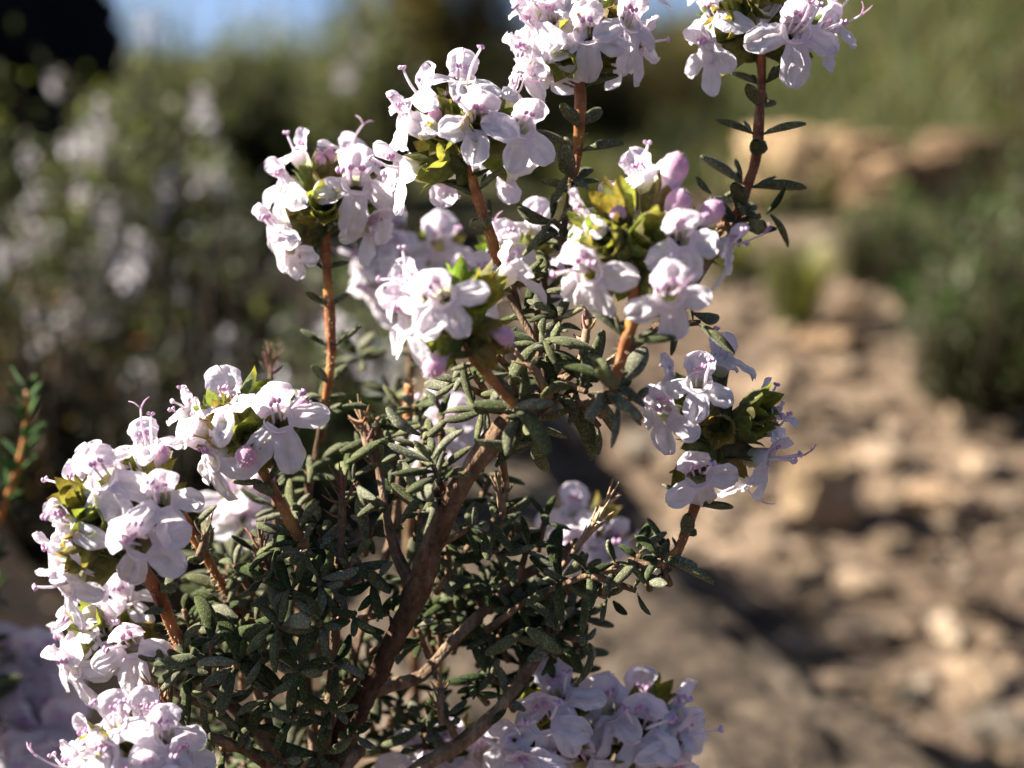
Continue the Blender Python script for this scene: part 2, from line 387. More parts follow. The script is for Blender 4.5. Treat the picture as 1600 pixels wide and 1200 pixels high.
def shrub(name, label, cat, px, d, top, hw, colr, n_sh, seed, leafL=.007, blossoms=0, bsc=1.0, depth=1.0, twig=(.035, .025, .016), lean=0, leafdens=1.0, spread=1.0, group=None, base_up=0):
    rnd = random.Random(seed); g = at_ground(px, d)
    root = empty(name, g, label, cat, group); n_sh = int(n_sh*1.35)
    hgt = max(.03, P(px, top, d).z-g.z); rad = hw/800*TF*d
    fo = MB(); st = MB(); tips = []
    for s in range(n_sh):
        a = rnd.uniform(0, 2*math.pi); rr = math.sqrt(rnd.random())
        hh = hgt*(1-.45*rr*rr)*rnd.uniform(.55, 1.0)
        cl = noise.noise(Vector((math.cos(a)*rr*2.6+seed*3, math.sin(a)*rr*2.6, seed)))
        if cl < -.22: continue
        hh *= 1+.35*cl
        tip = g+Vector((math.cos(a)*rad*rr+lean*hh, math.sin(a)*rad*rr*depth, hh))
        b0 = g+Vector((math.cos(a)*rad*rr*.3*spread, math.sin(a)*rad*rr*.3, -.004))
        mid = (b0+tip)/2+Vector((math.cos(a)*rad*rr*.22+rnd.gauss(0, rad*.05), math.sin(a)*rad*rr*.2, hh*.05))
        pts, rd = catmull([b0, mid, tip], [.0016, .0011, .0006], .02)
        tube(st, pts, rd, 4, 0, twig, raw=True)
        n = int(hh/.0045*leafdens)
        for k in range(n):
            u = rnd.uniform(.12, 1.0); q = pts[min(len(pts)-1, int(u*(len(pts)-1)))].lerp(pts[min(len(pts)-1, int(u*(len(pts)-1))+1)], rnd.random())
            dd = Vector((rnd.gauss(0, 1), rnd.gauss(0, 1), rnd.uniform(.0, 1.4))).normalized()
            v = rnd.uniform(.6, 1.45)*(1+1.2*cl)
            cc = rnd.choice(colr)
            leafcard(fo, q+dd*(rnd.uniform(0, 1)**1.5*.022*(.6+d)), dd, None, leafL*rnd.uniform(.6, 1.3), leafL*.32*rnd.uniform(.7, 1.3), (cc[0]*v, cc[1]*v, cc[2]*v))
        tips.append(tip.lerp(mid, rnd.random()**2*.4)+Vector((rnd.gauss(0, .006), rnd.gauss(0, .006), 0)))
    st.build('stem', M_TWIG, root); fo.build('foliage', M_FOL, root)
    rnd.shuffle(tips); tips.sort(key=lambda p: p.y-p.z*.5+rnd.random()*rad)
    for k in range(min(blossoms, len(tips))):
        o = bpy.data.objects.new('blossom', blossom_mesh(rnd.randrange(4))); COL.objects.link(o); o.parent = root
        o.location = tips[k]-g; o.scale = [bsc*rnd.uniform(.8, 1.4)]*3; o.rotation_euler = (rnd.uniform(-.4, .4), rnd.uniform(-.4, .4), rnd.uniform(0, 6))
    return root
OLV = [(.09, .10, .034), (.12, .12, .05), (.06, .07, .024)]
GRY = [(.15, .16, .095), (.11, .125, .07), (.22, .21, .15)]
DRK = [(.018, .020, .009), (.026, .024, .012), (.012, .014, .006)]  # dark leaf set, deep scrub shade put into the colour
BRN = [(.10, .055, .022), (.06, .036, .016), (.14, .07, .022), (.04, .034, .016)]
GRN = [(.048, .086, .018), (.065, .105, .025), (.036, .06, .014)]
shrub('thyme_bush', 'blurred thyme bush covered in whitish blossom at the upper left, below the black boulder', 'bush', 225, .56, 60, 190, GRY+OLV+OLV, 190, 1, blossoms=56, bsc=.55, leafdens=1.3)
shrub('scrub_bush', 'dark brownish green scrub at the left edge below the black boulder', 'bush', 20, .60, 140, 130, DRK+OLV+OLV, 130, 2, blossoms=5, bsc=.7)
shrub('scrub_bush', 'olive green blurred bush under the strip of sky left of the flower heads', 'bush', 450, 1.6, 20, 150, GRY+GRY+OLV, 190, 3, leafL=.015, blossoms=9, bsc=.7)
shrub('scrub_bush', 'low dark green bush with pale tips below the blossoming thyme bush', 'bush', 320, .50, 290, 170, DRK+DRK+OLV, 90, 4, blossoms=7, bsc=.6)
shrub('dry_scrub', 'low dry brown scrub in the dark at the left, rust coloured', 'bush', 90, .44, 430, 120, DRK+DRK+BRN, 90, 5)
shrub('dry_scrub', 'dark low scrub with shade put into its leaf colour left of the thyme bush', 'bush', 300, .40, 500, 150, DRK, 110, 15)
shrub('tall_dry_bush', 'tall rusty brown bush rising out of the top of the photo left of the middle', 'bush', 690, 2.0, -140, 130, BRN+BRN+OLV, 220, 6, leafL=.021)
shrub('scrub_bush', 'almost black bush, shade put into its leaf colour, behind the third flower head from the left at the top', 'bush', 870, 1.75, 30, 125, DRK, 260, 7, leafL=.018)
shrub('scrub_bush', 'brown green bush filling the gap between the two topmost heads', 'bush', 1010, 2.3, 25, 110, BRN+OLV, 140, 8, leafL=.020)
shrub('scrub_bush', 'pale olive low thyme with two white blossoms behind the orange stalk at the middle left', 'bush', 520, .42, 390, 95, GRN+GRY, 110, 9, blossoms=3, bsc=.7)
shrub('scrub_bush', 'grey green bushy shrub at the right edge beside the path', 'bush', 1540, .74, 290, 120, GRY+GRN+GRN, 170, 10, leafL=.008)
shrub('green_bush', 'small fresh green bush in front of the ledge at the right', 'bush', 1370, .98, 300, 80, GRN, 150, 11)
shrub('scrub_bush', 'tall grey stalked scrub at the top right edge', 'bush', 1610, 1.25, -30, 90, BRN+OLV+GRY, 60, 12, leafL=.009)
shrub('green_bush', 'dark green bush at the foot of the brown rock at the far right', 'bush', 1510, 1.0, 270, 80, GRN+GRN+DRK, 120, 13)
shrub('scrub_bush', 'far olive bush at the horizon right of the black boulder', 'bush', 250, 1.5, -25, 190, GRY+GRY+OLV, 110, 21, leafL=.013)
shrub('scrub_bush', 'far grey green bush under the sky strip left of the tall rusty bush', 'bush', 570, 1.3, -70, 95, OLV+GRY, 110, 22, leafL=.012, blossoms=5)
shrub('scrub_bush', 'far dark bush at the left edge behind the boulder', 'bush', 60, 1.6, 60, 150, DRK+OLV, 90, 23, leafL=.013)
def tussock(label, px, d, top, hw, cols, n, seed, w=.0016):
    rnd = random.Random(seed); g = at_ground(px, d); hgt = P(px, top, d).z-g.z; rad = hw/800*TF*d
    mb = MB()
    for k in range(n):
        a = rnd.uniform(0, 6.283); r0 = rad*.35*math.sqrt(rnd.random()); h = hgt*rnd.uniform(.4, 1.05); lean = rnd.uniform(.2, 1)*rad
        b0 = g+Vector((math.cos(a)*r0, math.sin(a)*r0, -.003)); c = rnd.choice(cols); v = rnd.uniform(.7, 1.3); c = tuple(x*v for x in c)
        s = Vector((-math.sin(a), math.cos(a), 0))*w*rnd.uniform(.6, 1.3); prev = None
        for i in range(4):
            u = i/3; p = b0+Vector((math.cos(a)*lean*u*u, math.sin(a)*lean*u*u, h*u*(1-.2*u)))
            e = s*(1-u*.85); q = (mb.vert(p-e, c), mb.vert(p+e, c))
            if prev: mb.face((prev[0], prev[1], q[1], q[0]))
            prev = q
    tag(mb.build('grass_tuft', M_BLADE, None, g), label, 'grass tuft')
STR = [(.22, .20, .085), (.15, .15, .055), (.28, .23, .11)]
tussock('yellow green grass tuft beside the path in front of the pale ledge', 1235, .88, 325, 75, STR+GRN, 420, 1)
tussock('green grass tuft at the left foot of the pale ledge', 1130, 1.05, 300, 60, GRN+STR, 300, 2)
tussock('dark green grass tuft below the middle of the ledge', 1420, .9, 400, 60, GRN, 260, 3)
# slope covered with grass
rnd = random.Random(77); mb = MB()
for k in range(26000):
    y = 1.35+4.2*rnd.random()**1.6; x = y*rnd.uniform(.04, .75)
    if pathmask(x, y) > .4: continue
    if noise.noise(Vector((x*2.2, y*2.2, 4))) < -.28: continue
    c = rnd.choice(GRN[:2]+OLV+OLV+STR); v = rnd.uniform(.55, .95); c = tuple(q*v for q in c)
    h = rnd.uniform(.03, .10)*(.7+.15*y); p = Vector((x, y, H(x, y)-.004)); a = rnd.uniform(0, 6.28); s = Vector((math.cos(a), math.sin(a), 0))*.0025
    l = Vector((rnd.gauss(0, .35), rnd.gauss(0, .35), 1))*h
    i0 = mb.vert(p-s, c); i1 = mb.vert(p+s, c); i2 = mb.vert(p+l*.6+s*.7, c); i3 = mb.vert(p+l*.6-s*.7, c); i4 = mb.vert(p+l+Vector((l.x, l.y, -h*.1))*.3, c)
    mb.face((i0, i1, i2, i3)); mb.face((i3, i2, i4))
tag(mb.build('grass', M_BLADE), 'green olive grass covering the slope at the upper right', 'grass', kind='stuff')

# ------------------------------------------------------------------ thyme: builders
WHITE = (.88, .83, .85); LIP = (.82, .71, .785); PINK = (.60, .27, .49); THROAT = (.62, .64, .36)
def lobe(mb, p0, d, n, L, W, curl, cup, rnd, col, col0, base=.42, notch=0.0, peak=.60, nu=11, nv=12):
    x = d.cross(n).normalized(); rows = []; cols = []
    ph = rnd.uniform(0, 6); tw = rnd.uniform(-.25, .25); amp = rnd.uniform(.04, .11)
    for i in range(nu+1):
        u = i/nu; u = 1-(1-u)**1.35
        if u < peak: w = base+(1-base)*sm(0, peak, u)
        else: w = math.sqrt(max(.0, 1-((u-peak)/(1-peak))**2.3))
        w = max(w, .03)*W/2; row = []
        for j in range(nv+1):
            v = j/nv*2-1
            a = u*L*(1-notch*math.exp(-(v*2.6)**2)*sm(.5, 1, u))
            off = -curl*L*u*u+cup*W*(v*v-.3)*sm(.0, .5, u)+amp*L*.5*math.sin(v*3.3+ph+u*2.5)*u+tw*v*w*u
            off += noise.noise(Vector((u*3+ph, v*2.4, ph)))*L*.20*u+.045*L*math.cos(v*7+ph)*sm(.1, .5, u)-.05*L*math.exp(-(v*5)**2)*sm(0, .5, u)
            row.append(p0+d*a+x*(v*w*(1+.05*math.sin(u*17+ph+v)+.06*noise.noise(Vector((u*9, v*2+ph, ph)))))+n*off)
        rows.append(row); cols.append([mix(mix(col0, col, sm(0, .45, u)), LIP, .5*(.5+.5*math.cos((j/nv*2-1)*15+ph))*(1-u)) for j in range(nv+1)])
    mb.grid(rows, cols, 0)
def anther(mb, p, d, s, rnd, c=None):
    x, y = frame(d); c = c or mix(PINK, (.72, .45, .62), rnd.random()*.7)
    for q in (-1, 1):
        blob(mb, p+x*(q*.2*s), (y+d*.5+x*q*.3), .62*s, .40*s, 1, c, 6, 5)
def flower_mesh(o, n, up, s, rnd, stam=1.0, spread=0.0, closed=0.0):
    """o mouth, n facing, up towards the upper lip; s metres per mm"""
    mb = MB(); u = (up-n*up.dot(n)).normalized(); x = u.cross(n).normalized()
    # throat and tube
    rows = []; cols = []
    for i in range(8):
        t = i/7; z = .15-t*5.0; r = 1.12-.55*sm(0, .8, t)
        c = mix(WHITE, THROAT, sm(.08, .3, t)) if t < .5 else mix(THROAT, WHITE, sm(.5, .7, t))
        rows.append([o+n*(z*s)+x*(math.cos(a)*r*s*1.08)+u*(math.sin(a)*r*s*.92-.15*t*s) for a in [2*math.pi*j/12 for j in range(12)]]); cols.append(c)
    mb.grid(rows, cols, 0, True)
    # three lower lobes
    for k, ang in enumerate((-90, -90-68, -90+68)):
        a = R_(ang+rnd.uniform(-8, 8)); d = x*math.cos(a)+u*math.sin(a)
        b = R_(rnd.uniform(8, 26)-spread*18+closed*30); dd = d*math.cos(b)+n*math.sin(b); nn = n*math.cos(b)-d*math.sin(b)
        L = (3.25 if k == 0 else 3.0)*rnd.uniform(.9, 1.1); W = (2.5 if k == 0 else 2.2)*rnd.uniform(.9, 1.1)
        lobe(mb, o+d*(.62*s)-n*(.1*s), dd, nn, L*s, W*s*.98, rnd.choice((.05, .2, .35, .5, .8))*rnd.uniform(.8, 1.2), rnd.uniform(-.16, .12), rnd, WHITE, mix(WHITE, LIP, .5), base=.66, peak=.56, notch=rnd.choice((0, .0, .1)))
    # upper lip: broad, notched, standing up and arching forward
    a = R_(rnd.uniform(28, 48)); dd = u*math.cos(a)+n*math.sin(a); nn = n*math.cos(a)-u*math.sin(a)
    lobe(mb, o+u*(.62*s)-n*(.25*s), dd, nn, 2.5*s*rnd.uniform(.92, 1.1), 3.1*s*rnd.uniform(.9, 1.08), -rnd.uniform(.0, .22), rnd.uniform(.12, .24), rnd, mix(WHITE, LIP, .55), LIP, base=.72, notch=.14, peak=.5)
    # pink marks and sheltered anthers under the lip
    for q in (-1, 1):
        p = o+u*(.8*s*rnd.uniform(.8, 1.3))+x*(q*.34*s*rnd.uniform(.6, 1.3))+n*(.35*s)
        anther(mb, p+n*(.2*s)+u*(.25*s), (x*q*.8+u), s*rnd.uniform(.7, 1.0), rnd, mix(PINK, LIP, rnd.uniform(0, .3)))
        tube(mb, [o-n*(.8*s)+x*(q*.3*s), p], [.12*s, .10*s], 5, 0, LIP, step=.001)
    # long exserted stamens
    for q in (-1, 1):
        if rnd.random() > stam: continue
        L = rnd.uniform(1.6, 2.9); e = o+n*(L*.85*s)+x*(q*rnd.uniform(.9, 2.0)*s)+u*(rnd.uniform(.3, 1.5)*s)
        m1 = o+n*(L*.35*s)+x*(q*.7*s)+u*(.3*s)
        tube(mb, [o-n*(.6*s)+x*(q*.5*s), m1, e], [.15*s, .13*s, .11*s], 5, 0, WHITE, step=.0006)
        anther(mb, e+n*(.1*s), (e-m1), s*1.05, rnd, mix(PINK, (.74, .56, .68), rnd.uniform(.3, 1)))
    if rnd.random() < .25*stam:
        e = o+n*(3.2*s)+u*(1.1*s)+x*(rnd.uniform(-.5, .5)*s)
        tube(mb, [o-n*(.6*s), o+n*(1.6*s)+u*(.4*s), e], [.12*s, .1*s, .09*s], 5, 0, LIP, step=.0006)
        for q in (-1, 1):
            tube(mb, [e, e+(n*.5+u*.5+x*q*.5)*s, e+(n*.6+u*.9+x*q*1.0)*s], [.09*s, .07*s, .04*s], 5, 0, mix(LIP, PINK, .4), step=.0004)
    return mb
CG = (.13, .145, .032); CG2 = (.23, .235, .075); CR_ = (.16, .075, .035)
def calyx(mb, base, d, L, W, rnd, up=None, red=.6, open_=1.0):
    d = d.normalized(); x, y = frame(d, up); rows = []; cols = []; n = 15
    g = mix(CG, CG2, rnd.random()); g = tuple(q*rnd.uniform(.75, 1.2) for q in g); tipc = mix(g, CR_, rnd.uniform(.1, 1)*red)
    for i in range(6):
        t = i/5; r = W/2*(.45+.55*math.sin(min(1, t*1.5)*math.pi/2))*(1+.12*open_*t)
        rows.append([base+d*(L*.70*t)+x*(math.cos(2*math.pi*j/n)*r*(1+(.09 if j % 3 == 0 else -.04)))+y*(math.sin(2*math.pi*j/n)*r) for j in range(n)])
        cols.append([mix(mix(mix(g, CG2, .6), g, t), tipc, .35*t*(j % 3 == 0)) for j in range(n)])
    idx = mb.grid(rows, cols, 0, True)
    top = idx[-1]; r = W/2*1.1; off = rnd.randrange(3)
    for k in range(5):                                    # teeth
        j0 = (k*3+off) % n; lng = rnd.uniform(.85, 1.15)*(1.15 if k < 2 else .85); js = [(j0+q) % n for q in range(4)]
        a = 2*math.pi*(j0+1.5)/n; o = x*math.cos(a)+y*math.sin(a)
        mid = []
        for q, j in enumerate(js):
            p = Vector(mb.v[top[j]]); c0 = base+d*(L*.70)+o*r
            mid.append(mb.vert(p.lerp(c0, .42)+d*(L*.17*lng)+o*(r*.10*open_), mix(g, tipc, .5)))
        tip = mb.vert(base+d*(L*(.70+.29*lng))+o*(r*(1.05+.25*open_)), tipc)
        for q in range(3):
            mb.face((top[js[q]], top[js[q+1]], mid[q+1], mid[q])); mb.face((mid[q], mid[q+1], tip))
    for k in range(40):                                   # stiff pale hairs
        a = rnd.uniform(0, 6.28); t = rnd.uniform(.1, 1); o = x*math.cos(a)+y*math.sin(a); p = base+d*(L*.70*t)+o*(W*.5*(.6+.45*t))
        s = frame(o, d)[0]*.00004; h = mb.vert(p+o*rnd.uniform(.0003, .0007)+d*.0002, (.5, .48, .36)); i0 = mb.vert(p-s, (.5, .48, .36)); i1 = mb.vert(p+s, (.5, .48, .36)); mb.face((i0, i1, h))
def leaf(mb, p, d, up, L, W, bend, col, rnd, m=0, thick=.62):
    d = d.normalized(); x, n = frame(d, up); n = -n if n.dot(up) < 0 else n
    K = 9; S = 10; rows = []; cols = []; sw = rnd.uniform(-.12, .12)
    for i in range(K+1):
        t = i/K; tt = .02+.965*t
        w = max(.05, (math.sin(math.pi*tt**.9))**.36*(.55+.5*sm(0, .55, t)))*W/2
        c = p+d*(L*t)+n*(bend*L*t*t)+x*(sw*L*math.sin(t*3.1))
        row = []
        for j in range(S):
            a = 2*math.pi*j/S; ca = math.cos(a); sa = math.sin(a)
            yy = sa*thick*w
            if sa > 0: yy += -.20*w*math.exp(-(ca*3.2)**2)          # midrib groove
            else: yy = yy*.55+.30*w*math.exp(-(ca*2.2)**2)*1.0-(.10*w if abs(ca) > .5 else 0)
            row.append(c+x*(ca*w)+n*(yy*1.15))
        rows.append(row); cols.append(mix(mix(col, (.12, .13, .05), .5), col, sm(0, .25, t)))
    mb.grid(rows, cols, m, True)
    for k in (0, K):
        c = mb.vert(rows[k][0]*.5+rows[k][S//2]*.5+d*(.00004 if k else 0), cols[k]); b0 = len(mb.v)-1
        st = b0-(K+1)*S+k*S if k == K else None
    return
LG = [(.25, .25, .14), (.205, .215, .11), (.30, .295, .19), (.15, .17, .075), (.23, .235, .105)]
DG = [(.085, .11, .035), (.065, .09, .03), (.11, .13, .045)]
def tuft(mb, c, axis, n, L, rnd, spread=(25, 85), wr=.34, start=0.0, cols=LG, jit=.0006, felt=.8):
    axis = axis.normalized(); x, y = frame(axis); a0 = rnd.uniform(0, 6.28)
    for k in range(n):
        a = a0+k*2.4+rnd.uniform(-.3, .3); th = R_(spread[0]+(spread[1]-spread[0])*math.sqrt((k+.4)/n)*rnd.uniform(.85, 1.1))
        o = x*math.cos(a)+y*math.sin(a); d = axis*math.cos(th)+o*math.sin(th)
        l = L*1.28*rnd.uniform(.5, 1.1)*(.45+.55*((k+1)/n)**.5)
        cc = rnd.choice(cols) if rnd.random() < felt else rnd.choice(DG); v = rnd.uniform(.75, 1.2)
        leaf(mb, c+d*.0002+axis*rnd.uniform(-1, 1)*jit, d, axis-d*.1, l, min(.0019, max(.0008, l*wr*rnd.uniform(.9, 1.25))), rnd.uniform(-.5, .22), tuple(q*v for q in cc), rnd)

# ------------------------------------------------------------------ thyme: data, photo pixels and depth in mm
SC = 1.0*MM
PB = P(490, 1330, .140); base = Vector((PB.x, PB.y, H(PB.x, PB.y)))
thyme = empty('thyme_plant', base, 'thyme bush in sharp focus with white and lilac flower heads and grey green leaves', 'thyme')
BROWN = (1, .95, .9)
def pl(L): return [P(a, b, c*MM) for a, b, c in L]
def branch(pts, rads, seed, root=None, name='branch', rough=.42, label=None, tc=BROWN, twig=False):
    mb = MB(); tube(mb, pl(pts), [r*(.62 if r > 1.3 else .72)*MM for r in rads], 14, 0, tc, rough, .0009, .12, seed)
    rnd = random.Random(seed); pp = pl(pts)
    o = mb.build(name, M_BARK, root or thyme)
    if label: o['label'] = label
    return o
EXT = [(490, 1330, 140)]
def down(p): # carry a branch below the frame to the root
    return [p, (490, 1330, 140)]
mb = MB(); tube(mb, [base-Vector((0, 0, .004)), base*.5+P(490, 1330, .140)*.5+Vector((.004, 0, 0)), P(490, 1330, .140), P(540, 1160, .139)], [.0042, .0036, .003, .0020], 16, 0, BROWN, .3, .001, .15, 9)
mb.build('trunk', M_BARK, thyme)
branch([(490, 1330, 140), (540, 1150, 138), (595, 1040, 135), (650, 925, 131), (692, 810, 127.5), (738, 730, 125.5), (772, 685, 125), (800, 650, 127), (852, 615, 130), (905, 575, 131)], [2.4, 1.9, 1.75, 1.7, 1.45, 1.4, 1.45, 1.1, .8, .55], 1, tc=lambda t: mix((.38, .31, .27), (1.1, 1.0, .9), sm(.42, .75, t)), label='thick main branch, shade painted into the bark below, bare grey bark on top')  # lower bark tone darkened to paint in the shade under the leaves
branch([(650, 925, 132), (622, 870, 133), (603, 800, 134), (590, 720, 136), (575, 660, 137)], [1.1, .75, .6, .5, .3], 2)
branch([(520, 1180, 140), (560, 1100, 140), (610, 1072, 139), (660, 1055, 138), (705, 1005, 138), (755, 955, 139), (810, 905, 139), (870, 870, 138), (905, 845, 137)], [1.2, 1.0, .95, .85, .8, .75, .7, .6, .5], 3)
branch([(560, 1260, 138), (650, 1205, 137), (735, 1150, 136), (790, 1095, 136), (830, 1040, 136), (858, 985, 136), (880, 930, 136)], [1.3, 1.05, .95, .85, .75, .5, .35], 4, tc=(1.25, 1.2, 1.1))
branch([(760, 985, 137), (830, 935, 135), (900, 905, 133), (965, 888, 131), (1030, 880, 130)], [.55, .5, .45, .42, .42], 5)
branch([(490, 1330, 140), (430, 1180, 137), (370, 1110, 135), (300, 1045, 133)], [1.6, 1.1, .8, .55], 6)
branch([(500, 1300, 140), (505, 1180, 138), (520, 1060, 136), (525, 950, 134), (530, 870, 133)], [1.6, 1.0, .8, .65, .5], 7)
branch([(470, 1290, 142), (430, 1170, 143), (400, 1070, 143), (372, 980, 141), (355, 930, 139)], [1.2, .8, .65, .5, .4], 8)
branch([(510, 1230, 142), (560, 1000, 145), (610, 850, 147), (625, 740, 147), (636, 670, 146)], [1.1, .7, .55, .45, .42], 10)
branch([(505, 1250, 144), (470, 1000, 146), (470, 850, 147), (490, 730, 145), (503, 655, 143)], [1.1, .7, .5, .42, .40], 11)
branch([(905, 575, 131), (915, 530, 132), (918, 480, 133), (880, 400, 136), (882, 350, 136), (893, 285, 135)], [.55, .5, .42, .42, .42, .38], 12, tc=(1.2, 1.15, 1.05))
branch([(905, 600, 131), (990, 540, 134), (1060, 480, 137), (1110, 405, 138), (1145, 350, 138), (1168, 290, 138)], [.6, .5, .5, .48, .46, .42], 13, tc=(1.2, 1.15, 1.05))
branch([(852, 615, 130), (838, 540, 133), (800, 470, 134), (775, 400, 133)], [.6, .45, .42, .40], 14)
branch([(870, 620, 129), (910, 630, 125), (950, 615, 120)], [.5, .45, .42], 16)
branch([(880, 440, 140), (850, 395, 146), (830, 350, 150)], [.4, .35, .3], 17)
branch([(470, 1240, 139), (400, 1180, 134), (310, 1150, 129), (250, 1190, 125)], [1.2, .8, .6, .5], 18)
branch([(340, 1110, 135), (270, 1080, 137), (215, 1045, 138)], [.6, .45, .4], 19)
branch([(700, 1240, 137), (830, 1200, 140), (930, 1180, 144), (985, 1165, 146)], [.8, .6, .5, .4], 20)
branch([(852, 615, 130), (815, 640, 122)], [.5, .42], 21)
branch([(530, 900, 134), (500, 880, 132), (478, 858, 131)], [.5, .45, .42], 22)
branch([(780, 700, 131), (790, 770, 135), (775, 850, 138)], [.6, .45, .35], 23)

STK1 = (.42, .19, .045); STK2 = (.36, .125, .04)
def nodeleaves(mb, c, d, rnd, L, side, k):
    x, y = frame(d, -CF); a = k*math.pi/2+.35+rnd.uniform(-.3, .3)
    for q in (0, math.pi):
        o = x*math.cos(a+q)+y*math.sin(a+q); dd = d*rnd.uniform(.35, .9)+o
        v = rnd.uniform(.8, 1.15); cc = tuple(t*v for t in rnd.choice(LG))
        leaf(mb, c+o*.0005, dd, d, L*rnd.uniform(.8, 1.15), L*rnd.uniform(.33, .42), rnd.uniform(-.2, .05), cc, rnd)
        for e in range(2):
            d2 = d*1.2+o+Vector((rnd.gauss(0, .35), rnd.gauss(0, .35), rnd.gauss(0, .35)))
            leaf(mb, c+o*.0006, d2, d, L*rnd.uniform(.3, .55), L*.2, 0, rnd.choice(LG), rnd)
def stalk(pts, rad, seed, nodes, L=3.2, col=STK1, col2=STK2, tone=1.0):
    rnd = random.Random(seed); mb = MB()
    pp = tube(mb, pl(pts), [r*MM for r in rad], 10, 0, lambda t: tuple(q*tone for q in mix(mix(col, col2, .5+.5*math.sin(t*13+seed)), (.20, .055, .02), max([math.exp(-((t-u)/.05)**2) for u in nodes] or [0])*.8)), .22, .0005, .22, seed)
    for k in range(int(len(pp)*10)):                       # fine down on the stalk
        p = rnd.choice(pp); o = Vector((rnd.gauss(0, 1), rnd.gauss(0, 1), rnd.gauss(0, .5))).normalized(); s = frame(o)[0]*.00005
        r = rad[0]*MM*.9; i = [mb.vert(p+o*r-s, (.6, .5, .35)), mb.vert(p+o*r+s, (.6, .5, .35)), mb.vert(p+o*(r+rnd.uniform(.0002, .0008))-Vector((0, 0, .0001)), (.6, .5, .35))]; mb.face(tuple(i))
    st = mb.build('flower_stalk', M_STALK, thyme)
    lv = MB()
    for k, u in enumerate(nodes):
        i = min(len(pp)-2, int(u*(len(pp)-1))); d = (pp[max(0, i-2)]-pp[min(len(pp)-1, i+2)]).normalized()
        nodeleaves(lv, pp[i], d, rnd, L*MM*(.75+.5*u), 1, k)
    if nodes: lv.build('leaves', M_LEAF, st)
    return st
stalk([(507, 362, 142), (510, 405, 142), (514, 470, 142), (517, 540, 142), (515, 590, 142), (503, 655, 143)], [.5, .55, .52, .52, .5, .45], 1, (.2, .4, .6, .8, .97), 3.0)
stalk([(729, 250, 131), (736, 275, 131), (752, 325, 131), (768, 372, 132), (776, 410, 133)], [.5, .58, .52, .55, .5], 2, (.3, .66), 3.6)
stalk([(904, 80, 134), (906, 120, 134), (906, 180, 134), (903, 235, 135), (893, 285, 135)], [.5, .6, .58, .55, .5], 3, (.30, .56, .78, .98), 4.0)
stalk([(1180, 65, 137), (1190, 100, 137), (1186, 190, 137), (1180, 250, 138), (1168, 290, 138), (1150, 340, 138)], [.5, .56, .55, .52, .5, .5], 4, (.24, .38, .5, .64, .8, .95), 4.2, STK2, (.3, .11, .04))
stalk([(986, 415, 119), (991, 460, 118.5), (990, 495, 118), (972, 555, 119), (957, 612, 120)], [.5, .6, .62, .6, .5], 5, (.6, .97), 4.2)
stalk([(728, 530, 120), (742, 560, 120), (778, 605, 120.5), (812, 640, 122)], [.45, .5, .5, .48], 6, (.3,), 3.0)
stalk([(386, 698, 131), (411, 738, 131), (440, 790, 131), (478, 858, 131)], [.5, .55, .52, .48], 8, (.34, .5, .85), 3.4)
stalk([(190, 850, 127), (236, 905, 128), (265, 970, 131), (300, 1045, 133)], [.5, .62, .6, .55], 9, (.38, .5, .92), 3.6, STK2, (.30, .09, .03))
stalk([(262, 770, 133), (290, 815, 135), (325, 875, 137), (355, 930, 139)], [.45, .55, .52, .48], 10, (.36, .6, .95), 3.2)
stalk([(640, 600, 146), (638, 640, 146), (636, 680, 146)], [.6, .58, .52], 11, (.5, .98), 3.6)
stalk([(1126, 690, 131), (1110, 735, 131), (1090, 780, 131), (1072, 825, 130), (1058, 862, 130), (1032, 882, 130)], [.45, .5, .5, .55, .55, .5], 12, (.5, .75, .96), 3.6)
stalk([(205, 1000, 138), (212, 1030, 138), (216, 1045, 138)], [.5, .5, .45], 13, (.6,), 3.0)
stalk([(222, 1190, 126), (240, 1210, 126)], [.5, .5], 14, ())
stalk([(900, 395, 146), (890, 420, 144), (880, 445, 140)], [.4, .4, .4], 15, ())
stalk([(985, 1140, 146), (985, 1170, 146)], [.5, .5], 16, ())
stalk([(850, 1110, 141), (830, 1180, 141)], [.5, .5], 17, ())

